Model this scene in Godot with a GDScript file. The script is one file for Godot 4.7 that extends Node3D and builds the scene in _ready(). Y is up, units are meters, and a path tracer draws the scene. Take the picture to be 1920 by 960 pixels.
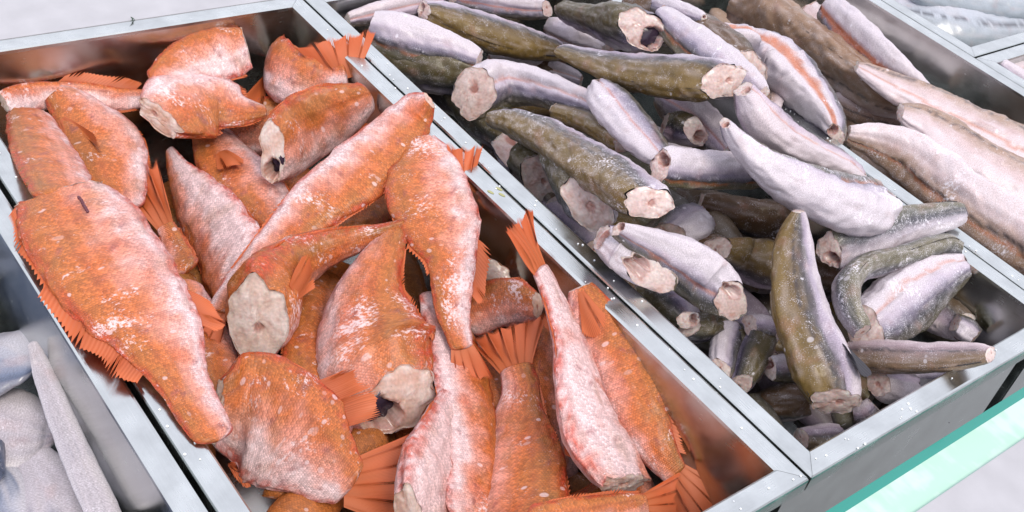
extends Node3D

const K := 0.658824          # metres per calibration unit
var noise := FastNoiseLite.new()
var fine := FastNoiseLite.new()
var M := {}
var counts := {}
var rng := RandomNumberGenerator.new()

func _ready():
	rng.seed = 77
	noise.seed = 3; noise.noise_type = FastNoiseLite.TYPE_SIMPLEX_SMOOTH; noise.frequency = 1.0; noise.fractal_octaves = 3
	fine.seed = 9; fine.noise_type = FastNoiseLite.TYPE_SIMPLEX_SMOOTH; fine.frequency = 1.0; fine.fractal_octaves = 2
	# ---- camera
	var cam := Camera3D.new(); cam.name = "camera"
	cam.transform = Transform3D(Basis(Vector3(0.773523, 0.204669, 0.59981), Vector3(0.259994, 0.760638, -0.594839), Vector3(-0.577983, 0.616068, 0.535159)), Vector3(0, 0.56, 0))
	cam.fov = 24.958; cam.near = 0.02; cam.far = 60.0
	add_child(cam)
	# ---- sky, sun, exposure
	var env := Environment.new()
	env.background_mode = Environment.BG_SKY
	var sm := ProceduralSkyMaterial.new()
	sm.sky_top_color = Color(0.88, 0.88, 0.93); sm.sky_horizon_color = Color(0.82, 0.83, 0.87); sm.sky_curve = 0.2
	sm.ground_bottom_color = Color(0.22, 0.24, 0.25); sm.ground_horizon_color = Color(0.5, 0.52, 0.55); sm.sun_angle_max = 1.0
	sm.sky_energy_multiplier = 1.0
	var sky := Sky.new(); sky.sky_material = sm
	env.sky = sky
	env.tonemap_mode = Environment.TONE_MAPPER_LINEAR
	env.tonemap_exposure = 1.78
	env.sdfgi_enabled = true; env.ssao_enabled = true; env.ssil_enabled = true
	var we := WorldEnvironment.new(); we.name = "world_environment"; we.environment = env; add_child(we)
	var sun := DirectionalLight3D.new(); sun.name = "sun"
	sun.light_energy = 0.42; sun.light_angular_distance = 24.0; sun.light_color = Color(1.0, 0.97, 0.93); sun.shadow_enabled = true
	sun.look_at_from_position(Vector3(-0.25, 1.7, 1.05), Vector3.ZERO, Vector3(0, 0, 1))
	add_child(sun)
	make_materials()
	setting()
	bins()
	guard()
	deep_layer()
	pile()
	crumbs()

# ------------------------------------------------------------------ helpers
func numbered(called: String) -> String:
	var n: int = counts.get(called, 0)
	counts[called] = n + 1
	return called if n == 0 else "%s_%03d" % [called, n]

func thing(called: String, label: String, category: String, at: Vector3, group := "") -> Node3D:
	var o := Node3D.new(); o.name = numbered(called); o.position = at
	o.set_meta("label", label); o.set_meta("category", category)
	if group != "": o.set_meta("group", group)
	add_child(o, true)
	return o

func put(called: String, mesh: Mesh, m: Material, parent: Node, at := Vector3.ZERO) -> MeshInstance3D:
	var o := MeshInstance3D.new(); o.name = called; o.mesh = mesh; o.material_override = m; o.position = at
	o.cast_shadow = GeometryInstance3D.SHADOW_CASTING_SETTING_ON
	parent.add_child(o, true)
	return o

func mat(col: Color, rough: float, metal := 0.0) -> StandardMaterial3D:
	var m := StandardMaterial3D.new(); m.albedo_color = col.linear_to_srgb(); m.roughness = rough; m.metallic = metal
	return m

func noise_image(w: int, h: int, sd: int, freq: float, oct := 4, type := FastNoiseLite.TYPE_SIMPLEX_SMOOTH) -> Image:
	var n := FastNoiseLite.new(); n.seed = sd; n.frequency = freq; n.noise_type = type
	n.fractal_octaves = oct
	if type == FastNoiseLite.TYPE_CELLULAR: n.fractal_type = FastNoiseLite.FRACTAL_NONE
	var im := n.get_seamless_image(w, h, false, false, 0.15, true)
	im.convert(Image.FORMAT_L8)
	return im

func tex(im: Image) -> ImageTexture: return ImageTexture.create_from_image(im)

func rgba_image(w: int, h: int, bytes: PackedByteArray) -> Image:
	return Image.create_from_data(w, h, false, Image.FORMAT_RGBA8, bytes)

# overlapping fish scales: height 0..1, tiles
var tones := PackedFloat32Array()
func scale_field(n: int, rows: int) -> PackedFloat32Array:
	var out := PackedFloat32Array(); out.resize(n * n); tones.resize(n * n)
	for y in n:
		for x in n:
			var u := float(x) / n * rows
			var v := float(y) / n * rows
			var best := 0.0
			var tone := 0.5
			for k in [1, 0, -1]:
				var row: float = floorf(v) + k
				var off := 0.5 * float(posmod(int(row), 2))
				var cu := floorf(u - off + 0.5) + off
				var du := (u - cu) * 1.25
				var dv := v - row - 0.1
				var d := sqrt(du * du + dv * dv * 0.8)
				if dv > -0.9 and d < 0.86:
					best = 1.0 - d * 0.9
					tone = fposmod(sin(float(posmod(int(row), rows)) * 12.9898 + floorf(fposmod(cu + 0.01, rows)) * 78.233) * 43758.5, 1.0)
					if d > 0.74: best = 0.12
					break
			out[y * n + x] = best
			tones[y * n + x] = tone
	return out

# patches of frost: alpha where ice crystals sit; amount 0..1
func frost_image(sd: int, amount: float, speck: float, spots: int, tint: Color) -> Image:
	var n := 512
	var a := noise_image(n, n, sd, 0.006, 5).get_data()
	var b := noise_image(n, n, sd + 1, 0.09, 3).get_data()
	var c := noise_image(n, n, sd + 2, 0.3, 2).get_data()
	var d := noise_image(n, n, sd + 3, 0.03, 3).get_data()
	var out := PackedByteArray(); out.resize(n * n * 4)
	var r8 := int(tint.r * 255); var g8 := int(tint.g * 255); var b8 := int(tint.b * 255)
	var r := RandomNumberGenerator.new(); r.seed = sd
	var th := lerpf(205.0, 105.0, amount)
	for i in n * n:
		var big := clampf((float(a[i]) + (float(b[i]) - 128.0) * 0.55 + (float(c[i]) - 128.0) * 0.35 - th) / 52.0, 0.0, 1.0)
		var grain := clampf((float(c[i]) * 0.85 + float(d[i]) * 0.35 - 215.0 + 85.0 * speck) / 30.0, 0.0, 1.0)
		var al := maxf(big * 0.8, grain * 0.5)
		out[i * 4] = r8; out[i * 4 + 1] = g8; out[i * 4 + 2] = b8; out[i * 4 + 3] = int(al * 255)
	for k in spots:
		var cx := r.randi_range(0, n - 1); var cy := r.randi_range(0, n - 1)
		var ra := r.randf_range(3.0, 8.0); var rb := ra * r.randf_range(0.7, 1.0)
		var op := r.randf_range(0.12, 0.5)
		for y in range(-8, 9):
			for x in range(-8, 9):
				var q := Vector2(x / ra, y / rb).length()
				if q < 1.0:
					var i := (posmod(cy + y, n) * n + posmod(cx + x, n)) * 4 + 3
					out[i] = maxi(out[i], int(255 * op * clampf((1.0 - q) * 4.0, 0.0, 1.0)))
	return rgba_image(n, n, out)

func make_materials():
	var sf := scale_field(256, 14)
	var jit := noise_image(256, 256, 41, 0.06, 3).get_data()
	var pale := PackedByteArray(); pale.resize(256 * 256 * 4)
	var hb := PackedByteArray(); hb.resize(256 * 256)
	var fineb := PackedByteArray(); fineb.resize(256 * 256 * 4)
	for i in 256 * 256:
		var h := sf[i]
		var j := (float(jit[i]) - 128.0) / 128.0
		var e := clampf((h - 0.45) * 1.9, 0.0, 1.0)
		var v := 0.85 + 0.11 * e + 0.06 * j + 0.18 * (tones[i] - 0.5)
		var w := clampf(0.12 - h, 0.0, 0.1) * 6.0
		pale[i * 4] = int(clampf(v + w * 0.2, 0, 1) * 255); pale[i * 4 + 1] = int(clampf(v * 0.97 + 0.02, 0, 1) * 255)
		pale[i * 4 + 2] = int(clampf(v * 0.96 + 0.03, 0, 1) * 255); pale[i * 4 + 3] = 255
		var g := clampf(0.86 + 0.1 * j + 0.05 * e, 0, 1)
		fineb[i * 4] = int(g * 255); fineb[i * 4 + 1] = int(g * 255); fineb[i * 4 + 2] = int(g * 255); fineb[i * 4 + 3] = 255
		hb[i] = int(clampf(h * 0.7 + 0.12 * j + 0.1 + 0.16 * tones[i], 0, 1) * 255)
	var scale_tex := tex(rgba_image(256, 256, pale))
	var fine_tex := tex(rgba_image(256, 256, fineb))
	var scale_h := tex(Image.create_from_data(256, 256, false, Image.FORMAT_L8, hb))
	var skin_h := tex(noise_image(256, 256, 17, 0.08, 4))
	var pinkish := Color(0.93, 0.85, 0.86); var icy := Color(0.93, 0.92, 0.96)
	var fr := {
		"red0": frost_image(100, -0.04, -0.2, 40, pinkish), "red1": frost_image(130, 0.16, -0.02, 46, pinkish),
		"redspots": frost_image(160, 0.0, -0.2, 170, pinkish),
		"grey0": frost_image(200, -0.3, 0.1, 14, icy), "grey1": frost_image(230, 0.12, 0.36, 14, icy)}
	for k in fr:
		var m := mat(Color(1, 1, 1), 0.38 if k.begins_with("red") else 0.36)
		m.vertex_color_use_as_albedo = true
		m.albedo_texture = scale_tex if k.begins_with("red") else fine_tex
		m.heightmap_enabled = true
		m.heightmap_texture = scale_h
		m.heightmap_scale = 0.05 if k.begins_with("red") else 0.022
		m.detail_enabled = true; m.detail_albedo = tex(fr[k]); m.detail_uv_layer = BaseMaterial3D.DETAIL_UV_2
		m.detail_blend_mode = BaseMaterial3D.BLEND_MODE_MIX
		m.metallic_specular = 0.4; m.clearcoat_enabled = true; m.clearcoat = 0.16; m.clearcoat_roughness = 0.22
		m.resource_name = "skin_" + k
		M[k] = m
	var smo := mat(Color(1, 1, 1), 0.3); smo.vertex_color_use_as_albedo = true; smo.clearcoat_enabled = true; smo.clearcoat = 0.4; smo.clearcoat_roughness = 0.15
	smo.albedo_texture = fine_tex
	M.smooth = smo
	var li := mat(Color(0.035, 0.022, 0.04), 0.22); M.lining = li
	var fl := mat(Color(1, 1, 1), 0.42); fl.vertex_color_use_as_albedo = true
	fl.uv1_triplanar = true; fl.uv1_scale = Vector3(22, 22, 22)
	fl.albedo_texture = fine_tex; fl.heightmap_enabled = true; fl.heightmap_texture = skin_h; fl.heightmap_scale = 0.008
	fl.clearcoat_enabled = true; fl.clearcoat = 0.6; fl.clearcoat_roughness = 0.14
	fl.subsurf_scatter_enabled = true; fl.subsurf_scatter_strength = 0.3
	M.flesh = fl
	var fin := mat(Color(1, 1, 1), 0.5); fin.vertex_color_use_as_albedo = true
	fin.backlight_enabled = true; fin.backlight = Color(0.8, 0.5, 0.38)
	M.fin = fin
	# brushed steel: streaks along v, and along u
	var sn := FastNoiseLite.new(); sn.seed = 5; sn.frequency = 0.35; sn.fractal_octaves = 3
	var streak := sn.get_seamless_image(512, 24, false, false, 0.2, true); streak.convert(Image.FORMAT_L8)
	streak.resize(512, 512, Image.INTERPOLATE_CUBIC)
	var blot := noise_image(512, 512, 61, 0.012, 4)
	var sd := streak.get_data(); var bd := blot.get_data()
	var ra := PackedByteArray(); ra.resize(512 * 512)
	var ca := PackedByteArray(); ca.resize(512 * 512)
	for i in 512 * 512:
		ra[i] = int(clampf(74.0 + (float(sd[i]) - 128.0) * 0.07 + (float(bd[i]) - 128.0) * 0.2, 30, 255))
		ca[i] = int(clampf(222.0 + (float(sd[i]) - 128.0) * 0.03 + (float(bd[i]) - 128.0) * 0.12, 0, 255))
	var ri := Image.create_from_data(512, 512, false, Image.FORMAT_L8, ra)
	var ci := Image.create_from_data(512, 512, false, Image.FORMAT_L8, ca)
	for along in ["steel_v", "steel_u"]:
		var m := mat(Color(0.74, 0.78, 0.765), 0.85, 1.0)
		m.uv1_triplanar = true; m.uv1_world_triplanar = true; m.uv1_scale = Vector3(4, 4, 4)
		var r2: Image = ri.duplicate(); var c2: Image = ci.duplicate(); var s2: Image = streak.duplicate()
		if along == "steel_u": r2.rotate_90(CLOCKWISE); c2.rotate_90(CLOCKWISE); s2.rotate_90(CLOCKWISE)
		m.roughness_texture = tex(r2); m.albedo_texture = tex(c2)
		m.resource_name = along
		M[along] = m
	var wl: StandardMaterial3D = M.steel_u.duplicate(); wl.roughness = 0.75; M.wall = wl
	var wt := mat(Color(0.43, 0.43, 0.455), 0.4); wt.uv1_triplanar = true; wt.uv1_world_triplanar = true; wt.uv1_scale = Vector3(3, 3, 3)
	var wn := noise_image(256, 256, 71, 0.03, 5)
	var wb := wn.get_data(); var wo := PackedByteArray(); wo.resize(256 * 256)
	for i in 256 * 256: wo[i] = 236 + int(float(wb[i]) * 0.07)
	wt.albedo_texture = tex(Image.create_from_data(256, 256, false, Image.FORMAT_L8, wo))
	M.white = wt
	M.deck = mat(Color(0.06, 0.065, 0.07), 0.6)
	var glass := mat(Color(0.5, 0.66, 0.6), 0.12)
	glass.uv1_triplanar = true; glass.uv1_world_triplanar = true; glass.uv1_scale = Vector3(2.2, 6, 6); glass.albedo_texture = tex(smear_image()); glass.roughness = 0.55
	M.glass = glass
	M.glass_edge = mat(Color(0.02, 0.25, 0.205), 0.2)

# wiped streaks of water and lime on the fascia
func smear_image() -> Image:
	var a := noise_image(512, 64, 301, 0.05, 4); a.resize(512, 256, Image.INTERPOLATE_CUBIC)
	var b := noise_image(512, 256, 305, 0.012, 4).get_data()
	var d := a.get_data(); var out := PackedByteArray(); out.resize(512 * 256 * 4)
	for i in 512 * 256:
		var w := clampf((float(d[i]) * 0.5 + float(b[i]) * 0.8 - 140.0) / 70.0, 0, 1)
		out[i * 4] = int(lerpf(228, 255, w)); out[i * 4 + 1] = int(lerpf(246, 255, w)); out[i * 4 + 2] = int(lerpf(236, 255, w)); out[i * 4 + 3] = 255
	return rgba_image(512, 256, out)

func box_mesh(s: Vector3, bevel := 0.0) -> Mesh:
	var b := BoxMesh.new(); b.size = s
	return b

func grid_mesh(P: PackedVector3Array, cols: int, rows: int, uv := PackedVector2Array(), uv2 := PackedVector2Array(), col := PackedColorArray(), wrap := false, flip := false) -> ArrayMesh:
	# rows x cols points; smooth normals; wrap joins the first and last column's normals
	var idx := PackedInt32Array()
	var nr := PackedVector3Array(); nr.resize(P.size())
	for r in rows:
		for c in cols:
			var c0 := c - 1; var c1 := c + 1
			if wrap:
				if c0 < 0: c0 = cols - 2
				if c1 > cols - 1: c1 = 1
			else:
				c0 = maxi(c0, 0); c1 = mini(c1, cols - 1)
			var r0 := maxi(r - 1, 0); var r1 := mini(r + 1, rows - 1)
			var du := P[r * cols + c1] - P[r * cols + c0]
			var dv := P[r1 * cols + c] - P[r0 * cols + c]
			var n := du.cross(dv)
			if n.length_squared() < 1e-18: n = (P[r1 * cols + c] - P[r0 * cols + c]) if r0 != r1 else Vector3.UP
			nr[r * cols + c] = (-n if flip else n).normalized()
	for r in rows - 1:
		for c in cols - 1:
			var a := r * cols + c; var b := a + 1; var d := a + cols; var e := d + 1
			if flip: idx.append_array([a, b, d, b, e, d])
			else: idx.append_array([a, d, b, b, d, e])
	var arr := []; arr.resize(Mesh.ARRAY_MAX)
	arr[Mesh.ARRAY_VERTEX] = P; arr[Mesh.ARRAY_NORMAL] = nr; arr[Mesh.ARRAY_INDEX] = idx
	if uv.size(): arr[Mesh.ARRAY_TEX_UV] = uv
	if uv2.size(): arr[Mesh.ARRAY_TEX_UV2] = uv2
	if col.size(): arr[Mesh.ARRAY_COLOR] = col
	var m := ArrayMesh.new(); m.add_surface_from_arrays(Mesh.PRIMITIVE_TRIANGLES, arr)
	return m

# ------------------------------------------------------------------ setting
func setting():
	var g := put("ground", box_mesh(Vector3(40, 0.04, 40)), mat(Color(0.24, 0.25, 0.26), 0.9), self, Vector3(0.6, -0.95, -0.5))
	g.set_meta("kind", "structure")
	var d := put("stall_deck", box_mesh(Vector3(2.6, 0.03, 1.0)), M.deck, self, Vector3(0.55, -0.2, -0.74))
	d.set_meta("kind", "structure")
	var t := put("counter_top", box_mesh(Vector3(2.6, 0.03, 0.9)), M.white, self, Vector3(0.55, -0.0155, -1.374 * K - 0.4503))
	t.set_meta("kind", "structure")

func rim_profile(w: float) -> Array:
	return [Vector2(-0.0012, -0.004), Vector2(-0.0010, -0.0012), Vector2(0.0004, -0.0002), Vector2(0.0016, 0.0), Vector2(w - 0.0026, 0.0), Vector2(w - 0.001, -0.0005), Vector2(w - 0.0002, -0.0018), Vector2(w, -0.004), Vector2(w, -0.015), Vector2(w - 0.0015, -0.015), Vector2(w - 0.0015, -0.004), Vector2(-0.0012, -0.004)]

func rim_side(ax: Vector3, bx: Vector3, out: Vector3, w: float, gap: float) -> Mesh:
	# inner edge from ax to bx, mitred at 45 degrees, profile going outward
	var along := (bx - ax).normalized()
	var pr := rim_profile(w)
	var P := PackedVector3Array()
	var n := 9
	for k in n:
		var t := float(k) / (n - 1)
		for q in pr:
			var a2: Vector3 = ax + out * q.x + Vector3.UP * q.y - along * (q.x - gap)
			var b2: Vector3 = bx + out * q.x + Vector3.UP * q.y + along * (q.x - gap)
			P.append(a2.lerp(b2, t) + Vector3.UP * 0.00025 * noise.get_noise_3dv(a2.lerp(b2, t) * 12.0))
	var st := SurfaceTool.new(); st.begin(Mesh.PRIMITIVE_TRIANGLES); st.set_smooth_group(-1)
	var c := pr.size()
	for k in n - 1:
		for j in c - 1:
			var i := k * c + j
			for v in [i, i + 1, i + c, i + 1, i + c + 1, i + c]: st.add_vertex(P[v])
	st.generate_normals()
	return st.commit()

func bins():
	var spec := [
		[0, -0.218, 0.3235, -1.374, -0.319, "steel bin of pale flat pieces at the lower left"],
		[1, 0.3285, 0.8715, -1.374, -0.319, "steel bin heaped with orange red fish"],
		[2, 0.8755, 1.4175, -1.374, -0.319, "steel bin heaped with olive and white fish"],
		[3, 1.4215, 1.9635, -1.374, -0.319, "steel bin of long pinkish fish with scratched wall at right"],
		[4, 1.9685, 2.51, -1.374, -0.8405, "small steel bin of bluish slabs at the top right corner"],
		[5, 1.9685, 2.51, -0.8365, -0.319, "small steel bin at right edge nearer than the bluish slabs"]]
	var w := 0.0255 * K
	for s in spec:
		var x0: float = s[1] * K + w; var x1: float = s[2] * K - w; var z0: float = s[3] * K + w; var z1: float = s[4] * K - w
		var deep := 0.165
		var c := Vector3((x0 + x1) / 2, -deep, (z0 + z1) / 2)
		var o := thing("steel_bin", s[5], "bin", c, "steel bins set side by side in the counter")
		var lx := (x1 - x0) / 2; var lz := (z1 - z0) / 2
		var y := Vector3(0, deep, 0)
		put("rim_side", rim_side(y + Vector3(-lx, 0, -lz), y + Vector3(lx, 0, -lz), Vector3(0, 0, -1), w, 0.0002), M.steel_u, o)
		put("rim_side", rim_side(y + Vector3(lx, 0, lz), y + Vector3(-lx, 0, lz), Vector3(0, 0, 1), w, 0.0002), M.steel_u, o)
		put("rim_side", rim_side(y + Vector3(-lx, 0, lz), y + Vector3(-lx, 0, -lz), Vector3(-1, 0, 0), w, 0.0002), M.steel_v, o)
		put("rim_side", rim_side(y + Vector3(lx, 0, -lz), y + Vector3(lx, 0, lz), Vector3(1, 0, 0), w, 0.0002), M.steel_v, o)
		var t := 0.0016; var hh := deep - 0.0035
		put("wall", box_mesh(Vector3(lx * 2 + t * 2, hh, t)), M.wall, o, Vector3(0, hh / 2, -lz - t / 2))
		put("wall", box_mesh(Vector3(lx * 2 + t * 2, hh, t)), M.wall, o, Vector3(0, hh / 2, lz + t / 2))
		put("wall", box_mesh(Vector3(t, hh, lz * 2 - 0.0004)), M.wall, o, Vector3(-lx - t / 2, hh / 2, 0))
		put("wall", box_mesh(Vector3(t, hh, lz * 2 - 0.0004)), M.wall, o, Vector3(lx + t / 2, hh / 2, 0))
		put("floor_panel", box_mesh(Vector3(lx * 2 - 0.0006, t, lz * 2 - 0.0006)), M.steel_u, o, Vector3(0, t / 2, 0))

func guard():
	# thick glass shelf at the customers' side: green along its far edge, a white sill laid over its near part
	var o := thing("glass_shelf", "thick mint green glass shelf with bright green edge along the counter front", "glass shelf", Vector3(0.75, -0.04, -0.172))
	put("pane", box_mesh(Vector3(2.4, 0.0118, 0.0551)), M.glass, o, Vector3(0, 0.006, 0.01245))
	put("edge", box_mesh(Vector3(2.4, 0.012, 0.0075)), M.glass_edge, o, Vector3(0, 0.006, -0.01885))
	var s := put("counter_sill", box_mesh(Vector3(2.4, 0.003, 0.3)), M.white, self, Vector3(0.75, -0.0263, -0.0093))
	s.set_meta("kind", "structure")

# ------------------------------------------------------------------ fish
const PAL := {
	"olive": [Color(0.215, 0.14, 0.045), Color(0.17, 0.112, 0.05), Color(0.09, 0.08, 0.085), Color(0.46, 0.39, 0.49), Color(0.72, 0.64, 0.70)],
	"brown": [Color(0.15, 0.085, 0.045), Color(0.12, 0.08, 0.05), Color(0.06, 0.05, 0.055), Color(0.5, 0.4, 0.42), Color(0.75, 0.66, 0.68)],
	"blue": [Color(0.12, 0.095, 0.045), Color(0.075, 0.07, 0.06), Color(0.1, 0.085, 0.14), Color(0.42, 0.35, 0.47), Color(0.7, 0.61, 0.69)],
	"grey": [Color(0.2, 0.18, 0.12), Color(0.16, 0.16, 0.14), Color(0.11, 0.11, 0.13), Color(0.5, 0.45, 0.52), Color(0.75, 0.68, 0.74)],
	"lilac": [Color(0.24, 0.16, 0.1), Color(0.3, 0.22, 0.2), Color(0.36, 0.27, 0.29), Color(0.6, 0.46, 0.5), Color(0.75, 0.62, 0.64)],
	"pale": [Color(0.15, 0.13, 0.075), Color(0.13, 0.12, 0.11), Color(0.26, 0.23, 0.31), Color(0.60, 0.52, 0.62), Color(0.72, 0.65, 0.71)],
	"pink": [Color(0.16, 0.11, 0.07), Color(0.14, 0.11, 0.1), Color(0.3, 0.24, 0.31), Color(0.62, 0.5, 0.6), Color(0.74, 0.64, 0.68)],
	"pinkbrown": [Color(0.33, 0.21, 0.14), Color(0.42, 0.28, 0.2), Color(0.54, 0.39, 0.34), Color(0.7, 0.55, 0.56), Color(0.8, 0.68, 0.71)],
	"flat": [Color(0.56, 0.52, 0.58), Color(0.6, 0.55, 0.61), Color(0.62, 0.57, 0.63), Color(0.66, 0.6, 0.66), Color(0.7, 0.64, 0.68)],
	"flatblue": [Color(0.1, 0.13, 0.22), Color(0.17, 0.21, 0.32), Color(0.28, 0.31, 0.42), Color(0.5, 0.5, 0.58), Color(0.62, 0.6, 0.66)],
	"slab": [Color(0.42, 0.48, 0.54), Color(0.5, 0.55, 0.62), Color(0.56, 0.6, 0.68), Color(0.62, 0.62, 0.7), Color(0.66, 0.64, 0.7)],
}
const RED := [Color(0.38, 0.155, 0.042), Color(0.54, 0.17, 0.04), Color(0.66, 0.185, 0.055), Color(0.80, 0.33, 0.24), Color(0.9, 0.66, 0.66)]

func ramp(c: Array, x: float) -> Color:
	# x from -1 (belly) to 1 (back)
	var t := clampf((1.0 - x) * 0.5, 0.0, 0.9999) * 4.0
	var i := int(t)
	return (c[i] as Color).lerp(c[i + 1], smoothstep(0.0, 1.0, t - i))

func spline(p: Array, t: float) -> Vector4:
	var m := p.size() - 1
	var x := t * m
	var i := mini(int(x), m - 1)
	var u := x - i
	var b: Vector4 = p[i]; var c: Vector4 = p[i + 1]
	var a: Vector4 = p[i - 1] if i > 0 else b * 2.0 - c
	var d: Vector4 = p[i + 2] if i + 2 <= m else c * 2.0 - b
	return 0.5 * (b * 2.0 + (c - a) * u + (a * 2.0 - b * 5.0 + c * 4.0 - d) * u * u + (b * 3.0 - a - c * 3.0 + d) * u * u * u)

func fish(kind: String, label: String, flat: Array, dors: Vector3, side: float, ratio: float, o: Dictionary):
	var pts := []
	for i in flat.size() / 4: pts.append(Vector4(flat[i * 4], flat[i * 4 + 1], flat[i * 4 + 2], flat[i * 4 + 3]))
	var called: String = {"red": "red_fish", "grey": "grey_fish", "pale": "pale_fish", "flat": "flat_fish"}[kind]
	var group: String = {"red": "headless orange red fish heaped in the steel bin", "grey": "cut olive and white fish heaped in the steel bin", "pale": "long pinkish fish in the right bins", "flat": "pale flat fish pieces"}[kind]
	var origin := Vector3(pts[pts.size() / 2].x, 9.0, pts[pts.size() / 2].z)
	for p in pts: origin.y = minf(origin.y, p.y - p.w * 0.5)
	var root := thing(called, label, "fish", origin, group)
	var length := 0.0
	for i in pts.size() - 1: length += Vector3(pts[i].x, pts[i].y, pts[i].z).distance_to(Vector3(pts[i + 1].x, pts[i + 1].y, pts[i + 1].z))
	var n := clampi(int(length / 0.0034), 22, 72)
	var cols := 49
	var sd := float(counts[called]) * 13.7 + (0.0 if kind == "red" else 500.0)
	var C := []; var T := []; var Dv := []; var Lv := []; var A := []
	for k in n + 1:
		var q := spline(pts, float(k) / n)
		C.append(Vector3(q.x, q.y, q.z) - origin); A.append(maxf(q.w, 0.002))
	for k in n + 1:
		var tg: Vector3 = (C[mini(k + 1, n)] - C[maxi(k - 1, 0)]).normalized()
		T.append(tg)
		var d := (dors - tg * dors.dot(tg)).normalized()
		Dv.append(d); Lv.append(tg.cross(d) * side)
	var red := kind == "red"
	var pal: Array = RED if red else PAL[o.get("pal", "pale")]
	var pink: float = o.get("pink", 0.0)
	var stripe: float = deg_to_rad(o.get("stripe", 999.0))
	var stripew: float = o.get("stripew", 0.13)
	var has_stripe := o.has("stripe")
	var cut0 := o.has("c0"); var cut1 := o.has("c1")
	var n0: Vector3 = o.get("c0", -T[0]); var n1: Vector3 = o.get("c1", T[n])
	# rings: caps for uncut ends
	var rings := []   # [station, scale, offset along tangent]
	if not cut0:
		for j in 5:
			var an := (1.0 - j / 5.0) * PI / 2
			rings.append([0, maxf(cos(an), 0.01), -sin(an) * 0.55])
	for k in n + 1: rings.append([k, 1.0, 0.0])
	if not cut1:
		for j in range(1, 6):
			var an := (j / 5.0) * PI / 2
			rings.append([n, maxf(cos(an), 0.01), sin(an) * (0.5 if not o.has("tail") else 0.25)])
	var P := PackedVector3Array(); var UV := PackedVector2Array(); var UV2 := PackedVector2Array(); var CO := PackedColorArray()
	var arc := 0.0
	var amean := 0.0
	for a in A: amean += a / A.size()
	var circ := TAU * amean * sqrt((1.0 + ratio * ratio) / 2.0)
	var uvo := Vector2(sin(sd) * 7.0, cos(sd * 1.7) * 5.0)
	var soft: bool = kind == "flat" or o.get("pal") == "slab"
	var bump: float = 0.028 if red else (0.012 if soft else 0.035)
	for ri in rings.size():
		var k: int = rings[ri][0]
		var a: float = A[k]; var b: float = a * ratio
		if ri > 0: arc += (C[k] - C[rings[ri - 1][0]]).length() + absf(rings[ri][2] - rings[ri - 1][2]) * a
		for c in cols:
			var th := -PI / 2 + TAU * c / (cols - 1)
			var cs := cos(th); var sn := sin(th)
			var px := signf(cs) * pow(absf(cs), 0.95 if red else 1.0)
			var sy := signf(sn) * pow(absf(sn), 1.22 if red else 1.0)
			var outline := 1.0 + 0.07 * noise.get_noise_3d(arc * 22.0, sd, signf(cs) * 4.0) * absf(cs)
			var endr := 1.0
			if cut0: endr -= 0.16 * pow(clampf(1.0 - (C[k] - C[0]).length() / (a * 0.7), 0.0, 1.0), 2.0)
			if cut1: endr -= 0.16 * pow(clampf(1.0 - (C[k] - C[n]).length() / (a * 0.7), 0.0, 1.0), 2.0)
			if cut0 and k < 12: endr += 0.26 * noise.get_noise_3d(cs * 0.75, sn * 0.75, sd - 1.0) * pow(clampf(1.0 - (C[k] - C[0]).length() / (a * 0.9), 0.0, 1.0), 1.5)
			if cut1 and k > n - 12: endr += 0.26 * noise.get_noise_3d(cs * 0.75, sn * 0.75, sd + 4.0) * pow(clampf(1.0 - (C[k] - C[n]).length() / (a * 0.9), 0.0, 1.0), 1.5)
			var off: Vector3 = (Dv[k] * a * px * outline + Lv[k] * b * sy) * endr
			var base: Vector3 = C[k] + off * rings[ri][1] + T[k] * rings[ri][2] * a
			var np := base + origin
			var g := noise.get_noise_3dv(np * 55.0 + Vector3(sd, 0, 0))
			var g2 := fine.get_noise_3dv(np * 260.0)
			var wr := noise.get_noise_3d(arc * (26.0 if red else 11.0) + sd, cs * (2.6 if red else 1.1), sn * (2.6 if red else 1.1))
			var crease := pow(1.0 - absf(noise.get_noise_3d(arc * 14.0 + sd, cs * 1.5 + 3.0, sn * 1.5)), 9.0)
			var groove := exp(-pow((absf(wrapf(th - PI / 2, -PI, PI)) - 0.18 - 0.1 * mid_wave(arc, sd)) * 9.0, 2.0)) if sn > 0.0 else 0.0
			if has_stripe: base -= off * (0.24 if stripew > 0.2 else 0.2) * smoothstep(stripew * (1.4 if stripew > 0.2 else 3.2), 0.0, absf(wrapf(th - PI / 2 - stripe, -PI, PI)))
			base += off.normalized() * (g * bump * a * 2.0 + g2 * 0.0003 + wr * a * (0.012 if soft else (0.04 if red else 0.12)) - crease * a * (0.0 if soft else 0.05) - groove * a * (0.022 if red else 0.05)) * rings[ri][1]
			# slanted cuts
			var sh := 0.0
			if cut0:
				var w0 := clampf(1.0 - (C[k] - C[0]).length() / (a * 1.9), 0.0, 1.0)
				if w0 > 0.0: sh += clampf(off.dot(n0) / maxf(0.35, absf(T[0].dot(n0))) , -1.1 * a, 1.1 * a) * w0 * w0
			if cut1:
				var w1 := clampf(1.0 - (C[k] - C[n]).length() / (a * 1.9), 0.0, 1.0)
				if w1 > 0.0: sh -= clampf(off.dot(n1) / maxf(0.35, absf(T[n].dot(n1))), -1.1 * a, 1.1 * a) * w1 * w1
			if cut0: sh += noise.get_noise_3d(cs * 2.2 + sd, sn * 2.2, -1.0) * 0.1 * a * pow(clampf(1.0 - (C[k] - C[0]).length() / (a * 0.8), 0.0, 1.0), 2.0)
			if cut1: sh += noise.get_noise_3d(cs * 2.2 + sd + 3.0, sn * 2.2, 1.0) * 0.1 * a * pow(clampf(1.0 - (C[k] - C[n]).length() / (a * 0.8), 0.0, 1.0), 2.0)
			base += T[k] * sh
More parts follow.
